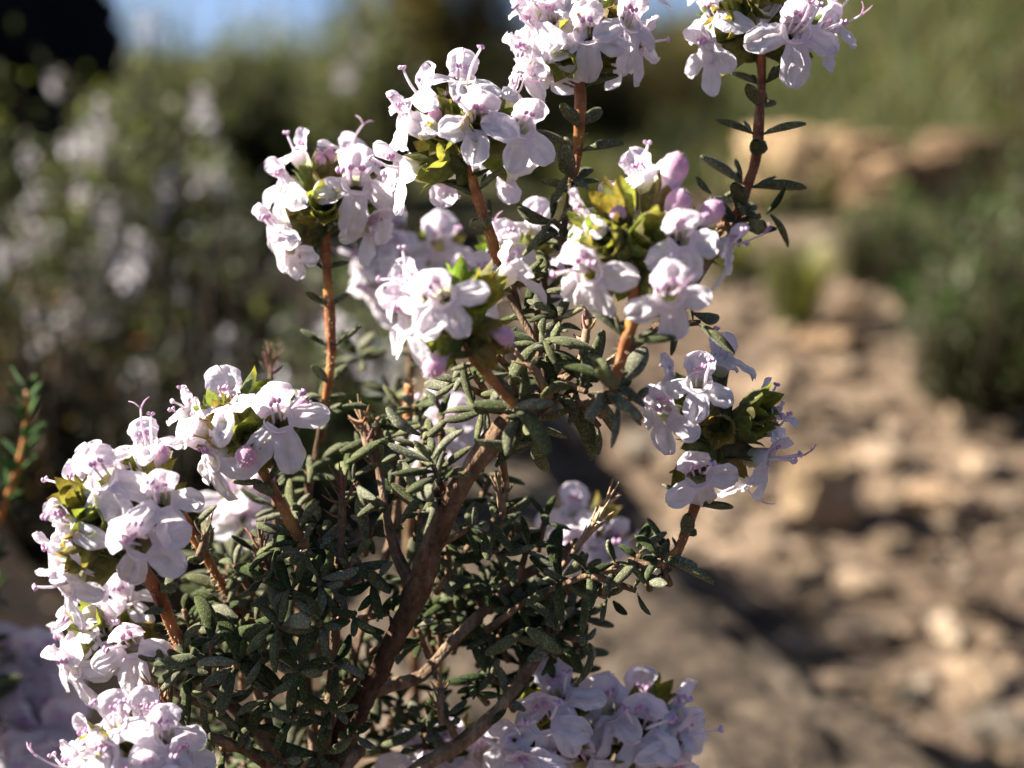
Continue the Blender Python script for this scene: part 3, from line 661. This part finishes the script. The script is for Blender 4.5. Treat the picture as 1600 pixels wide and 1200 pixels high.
# flower heads: centre, depth, label, flowers (x, y, facing, roll, size, extra depth), buds, filler calyces
HEADS = [
 dict(c=(503, 330), d=142, up=(0, 1, 0), lab='flower head at the upper left with its olive calyx cup open to the viewer', fill=16, fl=[
  (464, 240, (-.5, .75, .3), 0, .85, 0), (440, 290, (-.8, .25, .45), 0, 1.0, 0), (428, 360, (-.75, -.1, .55), 0, .95, 0), (452, 390, (-.3, -.35, .75), 0, .9, 1),
  (547, 238, (.3, .9, .15), 0, .85, 2), (557, 285, (.2, .2, .95), 0, 1.1, 0), (592, 300, (.85, .05, .4), 0, .9, 1), (580, 355, (.6, -.4, .55), 0, .9, 1)],
  bd=[(500, 252, (0, 1, .3), .8), (514, 246, (.1, 1, .1), .7)]),
 dict(c=(722, 235), d=131, up=(0, 1, 0), lab='sharp flower head at the top middle above a fan of olive bracts', fill=15, fl=[
  (722, 122, (.1, .75, .55), 0, .95, 1), (655, 145, (-.65, .65, .25), 0, .95, 0), (628, 185, (-.85, .2, .35), 0, .95, 1), (622, 262, (-.92, -.1, .3), 0, 1.1, 0),
  (748, 190, (.05, .12, 1), 0, 1.05, 0), (817, 198, (.45, .1, .85), -12, 1.05, 0), (806, 145, (.7, .6, .2), 0, .85, 2), (692, 280, (-.25, -.55, -.6), 180, .9, 3), (795, 272, (.4, -.4, -.7), 180, 1.0, 3)],
  bd=[(680, 182, (-.1, .8, .6), .7), (697, 165, (0, 1, .3), .6)]),
 dict(c=(903, 60), d=134, up=(0, 1, 0), lab='flower head cut by the top edge above the middle of the photo', fill=12, fl=[
  (917, 52, (0, .08, 1), 0, 1.08, 0), (862, 30, (-.45, .35, .8), 0, .95, 1), (828, 48, (-.85, .15, .4), 0, 1.0, 0), (824, 90, (-.8, -.25, .45), 0, .95, 0), (862, 112, (-.3, -.65, .5), 0, .85, 1),
  (985, 35, (.45, .3, .85), 0, 1.05, 0), (1000, 70, (.85, -.1, .4), 0, .9, 1), (972, 78, (.5, -.2, .5), 0, .95, 4), (842, 0, (-.4, .8, .4), 0, .95, 1), (895, -8, (0, .9, .4), 0, 1.0, 2), (975, -12, (.3, .8, .4), 0, .9, 2)],
  bd=[]),
 dict(c=(1172, 45), d=137, up=(0, 1, 0), lab='flower head at the top right on a red brown stem', fill=16, fl=[
  (1243, 48, (.15, .0, 1), 0, 1.1, 0), (1108, 28, (-.75, .3, .45), 0, 1.0, 0), (1105, 82, (-.8, -.15, .45), 0, .95, 0), (1290, 52, (.7, 0, .6), 0, 1.0, 1), (1303, 22, (.8, .35, .25), 0, .9, 2),
  (1222, -8, (.2, .7, .6), 0, 1.0, 1), (1130, -20, (-.3, .8, .4), 0, 1.0, 1)], bd=[(1175, -2, (0, .9, .5), .8)]),
 dict(c=(985, 395), d=121, up=(-.15, 1, 0), lab='large soft flower head right of the middle with fat pink buds', fill=20, fl=[
  (1003, 268, (-.35, .75, .2), 0, 1.0, 2), (908, 345, (-.85, .2, .3), 0, 1.05, 0), (918, 425, (-.5, -.15, .8), 0, 1.1, 0), (1066, 372, (.12, .05, 1), 0, 1.12, 0), (1047, 460, (.1, -.25, .95), 8, 1.1, -2),
  (1140, 385, (.9, 0, .3), 0, .95, 1), (950, 325, (-.3, .6, -.4), 0, .85, 5)],
  bd=[(1052, 272, (.2, .95, .2), 1.25), (1056, 325, (.3, .8, .4), 1.15), (965, 338, (-.1, .8, .5), .8), (1108, 335, (.6, .6, .3), 1.05)]),
 dict(c=(722, 510), d=120, up=(-.5, .85, 0), lab='soft white flower head left of the middle, nearest to the viewer', fill=9, fl=[
  (692, 463, (-.1, .05, 1), 4, 1.05, -1), (636, 500, (-.8, -.05, .5), 0, 1.1, 0), (637, 440, (-.6, .6, .25), 0, .95, 0), (797, 425, (.55, .45, -.15), 0, 1.0, 3)],
  bd=[(682, 567, (-.45, -.7, .5), 1.0), (786, 524, (.8, -.3, .5), .8)]),
 dict(c=(1132, 670), d=131, up=(.15, 1, 0), lab='shaded violet white flower head at the right over the path', fill=17, fl=[
  (1092, 597, (-.2, .5, .8), 0, 1.05, 0), (1130, 558, (.2, .65, .35), 0, .95, 4), (1042, 595, (-.5, .35, -.25), 0, .9, 6), (1035, 645, (-.65, .0, .7), 0, 1.05, 0), (1092, 745, (0, -.15, 1), 30, 1.05, 0),
  (1200, 628, (.75, .55, .1), 0, .85, 1), (1212, 668, (.9, .1, .2), 0, .85, 1), (1200, 718, (.85, -.15, .35), 0, .95, 1), (1160, 755, (.4, -.8, -.2), 0, .8, 4)], bd=[]),
 dict(c=(378, 685), d=131, up=(-.3, 1, 0), lab='flower head left of the middle with one fuzzy pink bud in front', fill=12, fl=[
  (352, 625, (-.35, .6, .5), 0, 1.05, 0), (308, 665, (-.8, .3, .4), 0, 1.0, 0), (330, 720, (-.6, -.25, .6), 0, 1.05, 0), (437, 655, (.35, .3, .88), 0, 1.2, 0), (292, 640, (-.8, .5, -.1), 0, .8, 4)],
  bd=[(386, 712, (.05, -.1, 1), 1.05), (466, 640, (.5, .7, .3), .9)]),
 dict(c=(175, 830), d=127, up=(-.35, .9, 0), lab='broad flower head at the left edge of the bush above two smaller heads', fill=20, fl=[
  (228, 692, (-.1, .8, .4), 0, .95, 2), (160, 745, (-.25, .35, .85), 0, 1.1, 0), (203, 735, (.1, .7, .5), 0, .85, 2), (108, 765, (-.7, .5, .35), 0, 1.0, 1), (103, 825, (-.7, .05, .65), 0, 1.1, 0), (255, 780, (.3, .25, .9), -8, 1.1, 0),
  (222, 850, (.1, -.1, 1), 22, 1.2, 0), (80, 872, (-.85, 0, .4), 0, .95, 0), (102, 915, (-.55, -.35, .6), 0, 1.0, 1), (140, 720, (-.5, .75, .2), 0, .9, 3)], bd=[(252, 712, (.2, .9, .2), .8)]),
 dict(c=(180, 1000), d=138, up=(-.3, .9, 0), lab='smaller flower head at the left below the broad one', fill=10, fl=[
  (150, 950, (-.2, .6, .6), 0, .9, 2), (118, 985, (-.7, .3, .6), 0, .95, 0), (165, 990, (-.1, .3, .9), 0, .95, 1), (205, 1010, (.15, 0, 1), 0, 1.0, -1), (112, 1045, (-.5, -.3, .7), 0, 1.0, 0), (200, 935, (.1, .8, .4), 0, .9, 3), (98, 1010, (-.9, 0, .2), 0, .85, 2)], bd=[]),
 dict(c=(215, 1185), d=126, up=(-.2, 1, 0), lab='flower head cut by the bottom edge at the left', fill=10, fl=[
  (178, 1130, (-.3, .7, .6), 0, .95, 0), (228, 1125, (.1, .7, .6), 0, .95, 1), (130, 1165, (-.6, .5, .5), 0, .95, 0), (262, 1150, (.4, .5, .7), 0, 1.0, 0), (110, 1205, (-.8, .2, .4), 0, 1.0, 0), (165, 1185, (-.3, .2, .9), 0, .95, 0), (285, 1185, (.6, .2, .7), 0, .95, 0), (235, 1205, (.1, 0, 1), 0, .9, 0)], bd=[]),
 dict(c=(1000, 1147), d=145, up=(.1, 1, 0), lab='dull mauve flower head in shade at the bottom right of the bush', fill=12, fl=[
  (950, 1107, (-.4, .4, .7), 0, 1.1, 0), (1000, 1137, (0, .2, 1), 0, 1.15, 0), (1062, 1112, (.7, .4, .4), 0, 1.0, 1), (1065, 1152, (.7, 0, .6), 0, 1.05, 0), (905, 1192, (-.3, 0, .9), 0, 1.15, 0), (1000, 1092, (.1, .8, .3), 0, 1.0, 3), (1050, 1212, (.4, -.3, .8), 0, 1.0, 1)], bd=[]),
 dict(c=(860, 1147), d=142, up=(-.2, 1, 0), lab='shaded flower head on the pale bottom branch', fill=9, fl=[
  (872, 1084, (-.1, .6, .7), 0, 1.05, 0), (850, 1127, (-.1, .05, 1), 0, 1.15, 0), (800, 1172, (-.6, .2, .7), 0, 1.05, 0), (825, 1202, (-.3, -.2, .9), 0, 1.05, 0), (905, 1107, (.5, .4, .4), 0, 1.0, 3)], bd=[]),
  dict(c=(690, 1195), d=147, up=(-.1, 1, 0), lab='small shaded flower head at the bottom edge under the main branch', fill=5, fl=[
  (645, 1178, (-.4, .3, .8), 0, 1.0, 0), (700, 1170, (.1, .3, .9), 0, 1.0, 0), (755, 1180, (.5, .2, .8), 0, 1.05, 0), (680, 1205, (0, -.1, 1), 0, 1.0, 0)], bd=[]),
dict(c=(815, 400), d=147, up=(0, 1, 0), lab='half hidden flower head behind the middle leaves', fill=6, fl=[
  (790, 385, (-.4, .3, .8), 0, .95, 0), (838, 352, (.1, .7, .6), 0, .95, 0), (872, 437, (.4, -.2, .8), 0, .8, 0), (760, 432, (-.6, 0, .7), 0, .9, 0)], bd=[]),
 dict(c=(920, 840), d=158, up=(0, 1, 0), lab='small blurred flower head in the gap below the right branch', fill=5, fl=[
  (893, 800, (-.3, .7, .5), 0, 1.0, 0), (908, 860, (-.2, -.2, .9), 0, 1.1, 0), (955, 850, (.6, 0, .7), 0, 1.0, 0)], bd=[(915, 832, (0, .4, .9), .9)]),
]
def head(h, root, seed):
    rnd = random.Random(seed); hd = h['d']; cx, cy = h['c']
    C0 = P(cx, cy, hd*MM); up = V(*h['up']); mb = MB(); flowers = []
    B0 = C0-up*.0022
    tube(mb, [B0-up*.0012, C0, C0+up*.003], [.0006, .0007, .0004], 8, 0, CG, step=.001)
    for (px, py, f, roll, s, ex) in h['fl']:
        n = V(*f); s = s*SC*hd/131*1.12*rnd.uniform(.94, 1.06)
        o = P(px, py, (hd-f[2]*4.5+ex)*MM)
        u = up.copy()
        if abs(u.dot(n)) > .85: u = up*.5+CF*(-.8 if n.dot(up) < 0 else .8)-n*0
        u = (u-n*u.dot(n)).normalized(); u = Matrix.Rotation(R_(roll+rnd.uniform(-9, 9)), 3, n) @ u; s *= rnd.choice((.92, .98, 1, 1, 1.05))
        out = (o-C0).normalized(); b = o-n*(3.2*s)
        flowers.append((flower_mesh(o, n, u, s, rnd, .45, max(0, f[2]), 1.0 if rnd.random() < .14 else 0.0), o))
        cd = (b-C0)
        cdir = (cd.normalized()*.6+n*.7).normalized(); cb = b-cdir*(2.3*s)
        calyx(mb, cb, cdir, 4.6*s, 2.7*s, rnd, up)
        tube(mb, [C0-up*.001, (C0+cb)/2, cb+cdir*.0003], [.0004, .0004, .0005], 6, 0, CG2, step=.001)
    for (px, py, f, s) in h['bd']:
        n = V(*f); o = P(px, py, (hd-f[2]*4)*MM); b = o-n*(2.0*MM*s)
        calyx(mb, b-n*(2.2*MM), n, 4.0*MM, 2.2*MM, rnd, up)
        q = MB(); L = 3.3*MM*s
        pw = lambda t: max(.03, (.62+.38*sm(.35, .75, t))*math.sqrt(max(0, 1-max(0, (t-.62)/.38)**2.2)))
        blob(q, o-n*(.5*MM), n, L*1.25, 2.15*MM*s, 0, lambda t: mix((.74, .62, .70), (.70, .36, .50), sm(.35, .9, t)), 14, 12, pw)
        for k in range(90):
            dd = Vector((rnd.gauss(0, 1), rnd.gauss(0, 1), rnd.gauss(0, 1))).normalized()+n*.6; dd.normalize(); p = o+n*(.55*MM)+dd*(1.0*MM*s); sx = frame(dd)[0]*.00003
            i = [q.vert(p-sx, (.8, .7, .75)), q.vert(p+sx, (.8, .7, .75)), q.vert(p+dd*.00035, (.8, .7, .75))]; q.face(tuple(i))
        flowers.append((q, o, 1))
    for k in range(int(h['fill']*.75)):
        v = Vector((rnd.gauss(0, .8), rnd.gauss(.25, .7), abs(rnd.gauss(.5, .6))))
        d = V(v.x, v.y, v.z); b = C0+d*rnd.uniform(.0004, .0018)+up*rnd.uniform(-.0012, .0022)
        calyx(mb, b, d, rnd.uniform(3.3, 4.3)*MM, rnd.uniform(2.2, 2.8)*MM, rnd, up, red=.9)
    # leafy bracts under the head
    x, y = frame(up)
    for k in range(4):
        a = k*1.6+rnd.random()*.4; o = x*math.cos(a)+y*math.sin(a)
        leaf(mb, B0-up*.0006, o+up*rnd.uniform(-.15, .55), up, rnd.uniform(2.8, 4.2)*MM, rnd.uniform(1.2, 1.9)*MM, rnd.uniform(-.15, .3), mix(CG, (.075, .10, .035), rnd.random()), rnd, 0, .22)
    ho = mb.build('flower_head', M_CALYX, root, C0); ho['label'] = h['lab']
    for e in flowers:
        if len(e) == 2: e[0].build('flower', [M_PETAL, M_ANTHER], ho, e[1])
        else: e[0].build('flower_bud', M_BUD, ho, e[1])
for k, h in enumerate(HEADS): head(h, thyme, 100+k)

# leaf tufts on the bush: (x, y, depth, axis, n, length mm)
T = [
 (812, 640, 122, (-.5, .2, .8), 14, 4.2), (800, 600, 127, (-.2, .7, .6), 10, 4.0), (845, 545, 128, (.2, .8, .6), 12, 4.0), (870, 505, 131, (0, .7, .6), 10, 3.4), (760, 640, 127, (-.8, .1, .5), 9, 4.4),
 (830, 670, 126, (.1, -.8, .5), 10, 4.0), (870, 625, 128, (.3, .3, .8), 9, 5.0), (910, 610, 126, (.5, -.2, .7), 8, 4.6), (950, 600, 121, (.1, .7, .6), 11, 4.8), (930, 660, 127, (.6, -.7, .3), 3, 4.2), (975, 625, 121, (.9, .1, .3), 5, 4.4),
 (880, 560, 130, (.3, .6, .6), 10, 3.8), (780, 560, 130, (-.5, .5, .6), 9, 3.6), (720, 600, 131, (-.6, .3, .6), 9, 3.6), (735, 575, 129, (-.3, .5, .7), 8, 3.2), (1060, 490, 133, (.8, .0, .4), 7, 4.0), (840, 480, 136, (0, .8, .4), 10, 3.4), (850, 440, 137, (-.2, .8, .5), 9, 3.6), (880, 380, 137, (-.3, .7, .5), 12, 3.4), (870, 350, 136, (-.7, .5, .4), 7, 4.0), (800, 440, 134, (-.2, .8, .5), 8, 3.8), (893, 285, 135, (-.2, .6, .6), 10, 3.2), (1150, 345, 138, (.5, .3, .7), 12, 3.4), (1120, 320, 138, (-.4, .7, .5), 7, 3.0), (1180, 340, 138, (.9, .2, .2), 4, 4.8), (1085, 505, 128, (.9, .05, .2), 3, 4.6),
 (680, 735, 126, (-.25, .85, .45), 13, 4.6), (660, 700, 133, (0, .8, .4), 10, 3.8), (615, 700, 137, (-.2, .8, .5), 12, 3.6), (590, 660, 139, (.1, .8, .5), 9, 3.4), (668, 772, 127, (-.8, 0, .4), 6, 4.6), (620, 770, 136, (-.4, .4, .7), 9, 3.6), (655, 805, 134, (.1, .6, .6), 9, 3.6), (560, 760, 137, (-.4, .6, .6), 10, 3.6), (580, 830, 136, (.2, .6, .6), 9, 3.4), (690, 660, 138, (.0, .8, .4), 8, 3.6), (650, 640, 142, (-.2, .7, .5), 8, 3.4), (560, 700, 140, (-.5, .6, .5), 8, 3.4),
 (500, 830, 134, (-.2, .8, .5), 9, 3.6), (460, 800, 139, (-.2, .8, .4), 9, 3.4), (478, 860, 131, (-.3, .7, .6), 12, 4.0), (440, 860, 133, (-.6, .6, .5), 9, 3.8), (400, 860, 138, (-.2, .8, .5), 10, 3.4), (370, 890, 139, (-.3, .7, .5), 9, 3.4), (420, 910, 131, (-.6, .4, .6), 12, 4.0), (500, 910, 130, (.1, .5, .8), 12, 4.2), (550, 880, 131, (.4, .6, .6), 12, 4.2), (580, 910, 133, (.5, .3, .7), 9, 4.0), (530, 860, 134, (0, .9, .3), 9, 3.8), (430, 780, 143, (0, .9, .3), 8, 3.2), (480, 740, 143, (0, .9, .4), 9, 3.2), (505, 640, 143, (.1, .8, .5), 10, 3.4),
 (355, 945, 138, (-.6, .4, .6), 10, 3.8), (390, 970, 135, (-.5, .3, .7), 10, 3.8), (440, 980, 129, (-.5, .4, .8), 12, 4.4), (500, 975, 128, (.2, .4, .9), 12, 4.2), (550, 960, 131, (.5, .3, .7), 10, 4.0), (460, 930, 130, (-.2, .6, .7), 11, 4.0), (600, 960, 134, (.6, .2, .6), 8, 3.6), (300, 1045, 132, (-.4, .5, .7), 13, 4.6), (330, 1010, 131, (.2, .8, .5), 10, 4.6), (270, 1030, 132, (-.8, .1, .5), 7, 4.4), (320, 1075, 131, (.0, -.8, .6), 9, 4.2), (370, 1040, 130, (.4, .3, .8), 11, 4.4), (410, 1030, 130, (.2, .5, .8), 10, 4.2), (350, 1100, 132, (.2, -.7, .6), 8, 3.6), (420, 1090, 131, (-.3, -.2, .9), 11, 4.0), (470, 1050, 129, (0, .2, 1), 12, 4.2), (520, 1040, 131, (.3, .2, .9), 10, 4.0), (390, 1140, 132, (-.3, -.3, .9), 9, 3.6), (460, 1120, 131, (.1, 0, 1), 11, 4.0), (520, 1110, 132, (.4, 0, .9), 9, 3.6), (500, 1180, 133, (.2, .1, .9), 10, 3.8), (440, 1190, 132, (-.2, .1, 1), 9, 3.8), (550, 1150, 134, (.4, .3, .8), 8, 3.4), (350, 1170, 132, (-.4, .2, .8), 8, 3.4), (560, 1060, 135, (.5, .3, .7), 7, 3.4), (600, 1010, 135, (.4, .3, .7), 6, 3.2), (290, 960, 137, (-.2, .8, .5), 6, 3.4),
 (725, 830, 134, (.6, .4, .6), 8, 3.6), (770, 820, 136, (.1, .8, .5), 11, 3.8), (775, 860, 137, (-.2, .5, .7), 10, 3.6), (820, 870, 137, (.2, .8, .5), 11, 3.8), (850, 820, 139, (.2, .9, .3), 9, 4.2), (800, 800, 140, (0, .9, .3), 7, 3.4), (700, 900, 138, (.3, .5, .7), 8, 3.4), (740, 920, 139, (-.2, .6, .6), 8, 3.2), (870, 910, 134, (.3, .5, .7), 12, 4.2), (910, 900, 134, (.4, .5, .7), 10, 4.0), (960, 885, 131, (.2, .7, .6), 10, 3.6), (1000, 875, 131, (-.3, .8, .5), 7, 3.4), (1032, 880, 130, (-.3, .6, .7), 10, 3.0), (1045, 885, 130, (.95, -.1, .2), 3, 4.4), (985, 920, 131, (.9, -.3, .2), 3, 4.4), (940, 930, 134, (.6, -.2, .6), 8, 3.8), (870, 985, 135, (.1, .5, .8), 12, 4.4), (835, 985, 136, (-.7, .3, .6), 8, 4.2), (905, 1000, 135, (.8, -.1, .5), 8, 4.2), (865, 1020, 136, (.3, -.6, .7), 6, 3.8), (780, 1000, 140, (-.2, .6, .6), 7, 3.2), (770, 1060, 137, (-.5, .5, .7), 9, 3.8), (735, 1070, 138, (-.4, .6, .6), 7, 3.6), (790, 1090, 136, (-.2, .5, .8), 8, 3.2), (700, 1130, 138, (-.2, .6, .7), 7, 3.0), (655, 990, 139, (-.2, .7, .6), 5, 3.0), (720, 980, 140, (.2, .7, .5), 6, 3.0),
 (810, 950, 138, (.2, .5, .7), 12, 3.8), (860, 955, 139, (.3, .6, .6), 12, 3.8), (905, 965, 141, (.4, .5, .6), 10, 3.6), (765, 925, 138, (0, .6, .7), 9, 3.4), (900, 1015, 142, (.5, .2, .7), 8, 3.6), (845, 1015, 141, (-.2, .3, .9), 8, 3.6),
 (735, 850, 143, (.3, .6, .6), 11, 3.6), (790, 910, 143, (.3, .6, .6), 11, 3.6), (690, 800, 144, (.1, .8, .5), 11, 3.4), (830, 950, 141, (.3, .5, .7), 10, 3.4), (760, 760, 144, (.3, .7, .5), 10, 3.4), (880, 960, 140, (.5, .4, .7), 10, 3.6), (700, 860, 140, (0, .8, .5), 8, 3.4),  # this row and the one above added to shade the lower right heads
]
rb = random.Random(44)
for k in range(14):
    T.append((rb.uniform(540, 690), rb.uniform(1070, 1210), rb.uniform(142, 156), (rb.uniform(-.2, .4), .7, rb.uniform(.2, .8)), 10, 3.4))
for px, py in ((725, 960), (765, 1010), (800, 950), (815, 1035), (850, 985), (880, 1040), (775, 1065), (840, 930)):
    T.append((px, py, rb.uniform(143, 146.5), (rb.uniform(-.2, .4), .6, rb.uniform(.2, .8)), 12, 4.0))  # extra tufts added to keep sun off the bottom right heads
for k in range(12):
    T.append((rb.uniform(630, 790), rb.uniform(890, 1030), rb.uniform(141, 150), (rb.uniform(-.2, .4), .7, rb.uniform(.2, .8)), 10, 3.6))  # more added tufts, shading the same heads
for k in range(34):                                 # the dense shaded back of the bush
    px = rb.uniform(270, 590); py = rb.uniform(880, 1210)
    T.append((px, py, rb.uniform(146, 168), (rb.uniform(-.4, .4), .7, rb.uniform(.2, .8)), 12, 3.8))
for k, (px, py, d, ax, n, L) in enumerate(T):
    rnd = random.Random(500+k); mb = MB(); c = P(px, py, d*MM); a = V(*ax)
    s = d/131
    low = py > 790 and k % 3
    if py < 700 and 740 < px < 1000 and d < 134: s *= 1.03
    tuft(mb, c, a, int(n*(.70 if low else .85)), L*MM*s*(.84 if low else 1.0), rnd, (20, 95), .255 if low else .26, jit=.0015, felt=.55 if py > 790 else .85)
    tube(mb, [c-a*.004, c-a*.002, c+a*.0006], [.0004, .00038, .0003], 6, 1, (1, .9, .8), .2, .001)
    mb.build('leaf_tuft', [M_LEAF, M_BARK], thyme)

# dried flower heads of last year
def dryhead(pts, n, L, seed, tone):
    rnd = random.Random(seed); mb = MB(); pp = pl(pts); rad = [.42*MM]*(len(pp)-1)+[.25*MM]
    q = tube(mb, pp, rad, 8, 0, (.16*tone, .105*tone, .065*tone), .35, .0006, .25, seed)
    m = len(q)
    for k in range(n):
        i = int(m*(1-.45*rnd.random())) - 1; p = q[max(0, min(m-1, i))]
        ax = (q[-1]-q[max(0, m-6)]).normalized(); o = Vector((rnd.gauss(0, 1), rnd.gauss(0, 1), rnd.gauss(0, 1))).normalized()
        d = (ax*rnd.uniform(.5, 1.4)+o).normalized(); l = L*rnd.uniform(.5, 1.1)*MM
        tube(mb, [p, p+d*l*.55, p+d*l+ax*l*.18], [.16*MM, .14*MM, .05*MM], 5, 0, tuple(v*tone*rnd.uniform(.7, 1.3) for v in (.20, .13, .08)), .3, .0006, 0, k)
    for k in range(4):
        p = q[-1]; ax = (q[-1]-q[max(0, m-6)]).normalized(); d = (ax+Vector((rnd.gauss(0, .25), rnd.gauss(0, .25), 0))).normalized()
        tube(mb, [p-ax*.0004, p+d*L*.5*MM, p+d*L*MM*rnd.uniform(.7, 1.2)], [.16*MM, .13*MM, .06*MM], 5, 0, (.2*tone, .13*tone, .08*tone), .3, .0006)
    mb.build('dried_flower_head', M_DRY, thyme)
dryhead([(590, 730, 136), (572, 690, 137), (565, 655, 138)], 12, 2.4, 1, 1.5)
dryhead([(530, 880, 132), (535, 810, 131), (534, 762, 131)], 22, 2.6, 2, .8)
dryhead([(870, 895, 136), (905, 850, 135), (932, 815, 134), (945, 790, 134)], 20, 2.4, 3, 2.2)
dryhead([(440, 930, 133), (415, 880, 133), (406, 840, 133)], 14, 2.2, 4, .9)
dryhead([(425, 700, 150), (424, 600, 150), (423, 560, 150)], 10, 2.4, 5, 1.3)
dryhead([(290, 1140, 130), (262, 1105, 130), (240, 1080, 130)], 14, 2.0, 6, 1.2)
dryhead([(905, 585, 129), (915, 530, 128), (920, 490, 129)], 12, 2.0, 7, 1.8)
dryhead([(860, 620, 126), (835, 580, 124), (820, 565, 124)], 6, 1.6, 8, 1.6)
dryhead([(785, 800, 134), (783, 780, 134), (780, 765, 134)], 6, 1.8, 9, 1.4)
dryhead([(690, 1130, 137), (688, 1100, 136), (690, 1075, 136)], 10, 1.8, 10, 1.3)
dryhead([(310, 870, 133), (318, 850, 133), (322, 830, 133)], 8, 1.8, 11, 1.2)

# ------------------------------------------------------------------ other thyme plants close by
def plant2(label, root_px, heads, stems, seed, tufts=()):
    g = at_ground(*root_px); root = empty('thyme_plant', g, label, 'thyme')
    for k, (pts, rads) in enumerate(stems):
        mb = MB(); pp = pl(pts)+[g]; tube(mb, pp, [r*MM for r in rads]+[rads[-1]*1.4*MM], 8, 0, (1.1, .95, .8), .25, .002, .1, seed+k); mb.build('stem', M_BARK, root)
    for k, h in enumerate(heads): head(h, root, seed*31+k)
    for k, (px, py, d, ax, n, L) in enumerate(tufts):
        mb = MB(); tuft(mb, P(px, py, d*MM), V(*ax), n, L*MM, random.Random(seed*7+k)); mb.build('leaf_tuft', M_LEAF, root)
    return root
plant2('soft thyme behind the bush with blurred lilac flowers showing between the upper heads', (650, .185), [
 dict(c=(640, 415), d=166, up=(0, 1, 0), lab='blurred lilac flower head between the two upper left heads', fill=8, fl=[
  (687, 382, (.1, .1, 1), 0, .95, 0), (620, 400, (-.3, .3, .9), 0, .84, 0), (592, 388, (-.7, .3, .6), 0, .84, 0), (583, 465, (-.7, -.3, .6), 0, .84, 0), (640, 450, (-.1, -.2, 1), 0, .84, 0), (722, 430, (.6, 0, .8), 0, .84, 0), (612, 362, (-.3, .7, .6), 0, .84, 0), (560, 410, (-.8, 0, .6), 0, .84, 2)], bd=[]),
 dict(c=(690, 665), d=158, up=(0, 1, 0), lab='small blurred flower head seen through the leaves at the middle', fill=4, fl=[
  (690, 645, (0, .6, .8), 0, 1.0, 0), (665, 690, (-.4, 0, .9), 0, 1.0, 0), (715, 665, (.4, .2, .9), 0, 1.0, 0)], bd=[]),
 dict(c=(380, 790), d=166, up=(0, 1, 0), lab='very blurred flower head behind the left orange stalk', fill=8, fl=[
  (355, 780, (-.3, .5, .8), 0, 1.0, 0), (400, 780, (.3, .4, .8), 0, 1.0, 0), (385, 815, (0, -.2, 1), 0, 1.0, 0)], bd=[])],
 [([(650, 470, 161), (640, 600, 165), (640, 800, 172)], [.5, .55, .7]), ([(690, 690, 159), (690, 850, 170)], [.5, .6]), ([(385, 840, 167), (430, 1000, 172)], [.5, .6])], 5,
 [(650, 560, 163, (0, .8, .5), 9, 3.4), (700, 720, 160, (0, .8, .5), 10, 3.6), (560, 560, 165, (-.2, .8, .5), 8, 3.4), (610, 620, 164, (0, .8, .5), 9, 3.2), (640, 900, 168, (0, .8, .5), 9, 3.4), (450, 880, 168, (0, .8, .5), 9, 3.4)]+[(px, py, 163, (-.1, .8, .3), 12, 4.2) for px, py in ((480, 300), (520, 345), (556, 372), (500, 385), (540, 310), (470, 350))])  # last six tufts added behind the upper left head to shade these flowers
plant2('blurred mauve thyme flowers in shade at the lower left corner', (20, .21), [
 dict(c=(35, 1075), d=185, up=(0, 1, 0), lab='upper mauve head in the lower left corner', fill=10, fl=[
  (10, 1030, (-.3, .5, .8), 0, 1.25, 0), (55, 1040, (.2, .5, .9), 0, 1.25, 0), (20, 1080, (0, 0, 1), 0, 1.25, 0), (75, 1085, (.6, 0, .7), 0, 1.25, 0), (-10, 1070, (-.7, 0, .6), 0, 1.25, 0)], bd=[]),
 dict(c=(60, 1170), d=180, up=(0, 1, 0), lab='lower mauve head in the lower left corner', fill=8, fl=[
  (40, 1150, (-.3, .3, .9), 0, 1.25, 0), (95, 1150, (.5, .3, .8), 0, 1.25, 0), (30, 1195, (-.2, 0, 1), 0, 1.25, 0), (85, 1195, (.3, -.2, .9), 0, 1.25, 0), (60, 1120, (0, .8, .5), 0, 1.25, 0)], bd=[])],
 [([(35, 1110, 186), (30, 1200, 190)], [.6, .7]), ([(60, 1200, 181), (50, 1280, 188)], [.6, .7]), ([(-120, 860, 178), (-60, 1250, 186)], [.5, .8])], 9,
 [(px, py, 178+4*math.sin(px+py), (-.2, .8, .5), 16, 5.0) for px in (-60, -95, -130, -165, -200) for py in (800, 850, 900, 950, 1000, 1050)]+[(px, py, 172+3*math.sin(px*py), (-.2, .8, .5), 16, 5.0) for px in (-45, -80, -120, -160, -200) for py in (980, 1025, 1070, 1115, 1160)])  # tufts out of frame, added to shade the corner heads
# sprig at the far left edge
g = at_ground(-10, .20); root = empty('sprig', g, 'soft green leafy sprig with an orange stem at the far left edge', 'sprig')
mb = MB(); sp = [(42, 610, 172), (38, 690, 173), (15, 770, 175), (-15, 860, 180), (-20, 1050, 190)]
tube(mb, pl(sp)+[g], [.3*MM, .4*MM, .5*MM, .55*MM, .7*MM, .9*MM], 8, 0, mix(STK1, STK2, .5), .1, .001); mb.build('stem', M_STALK, root)
mb = MB(); rnd = random.Random(5); q, _ = catmull(pl(sp), [1]*5, .0022)
for i, p in enumerate(q[:30]):
    for e in range(4):
        a = rnd.uniform(0, 6.28); o = CR*math.cos(a)+CF*math.sin(a)
        leaf(mb, p, o+CU*rnd.uniform(.6, 1.8), CU, rnd.uniform(2.2, 4.2)*MM, .9*MM, 0, tuple(v*rnd.uniform(.8, 1.2) for v in (.09, .21, .05)), rnd)
mb.build('leaves', M_LEAF, root)
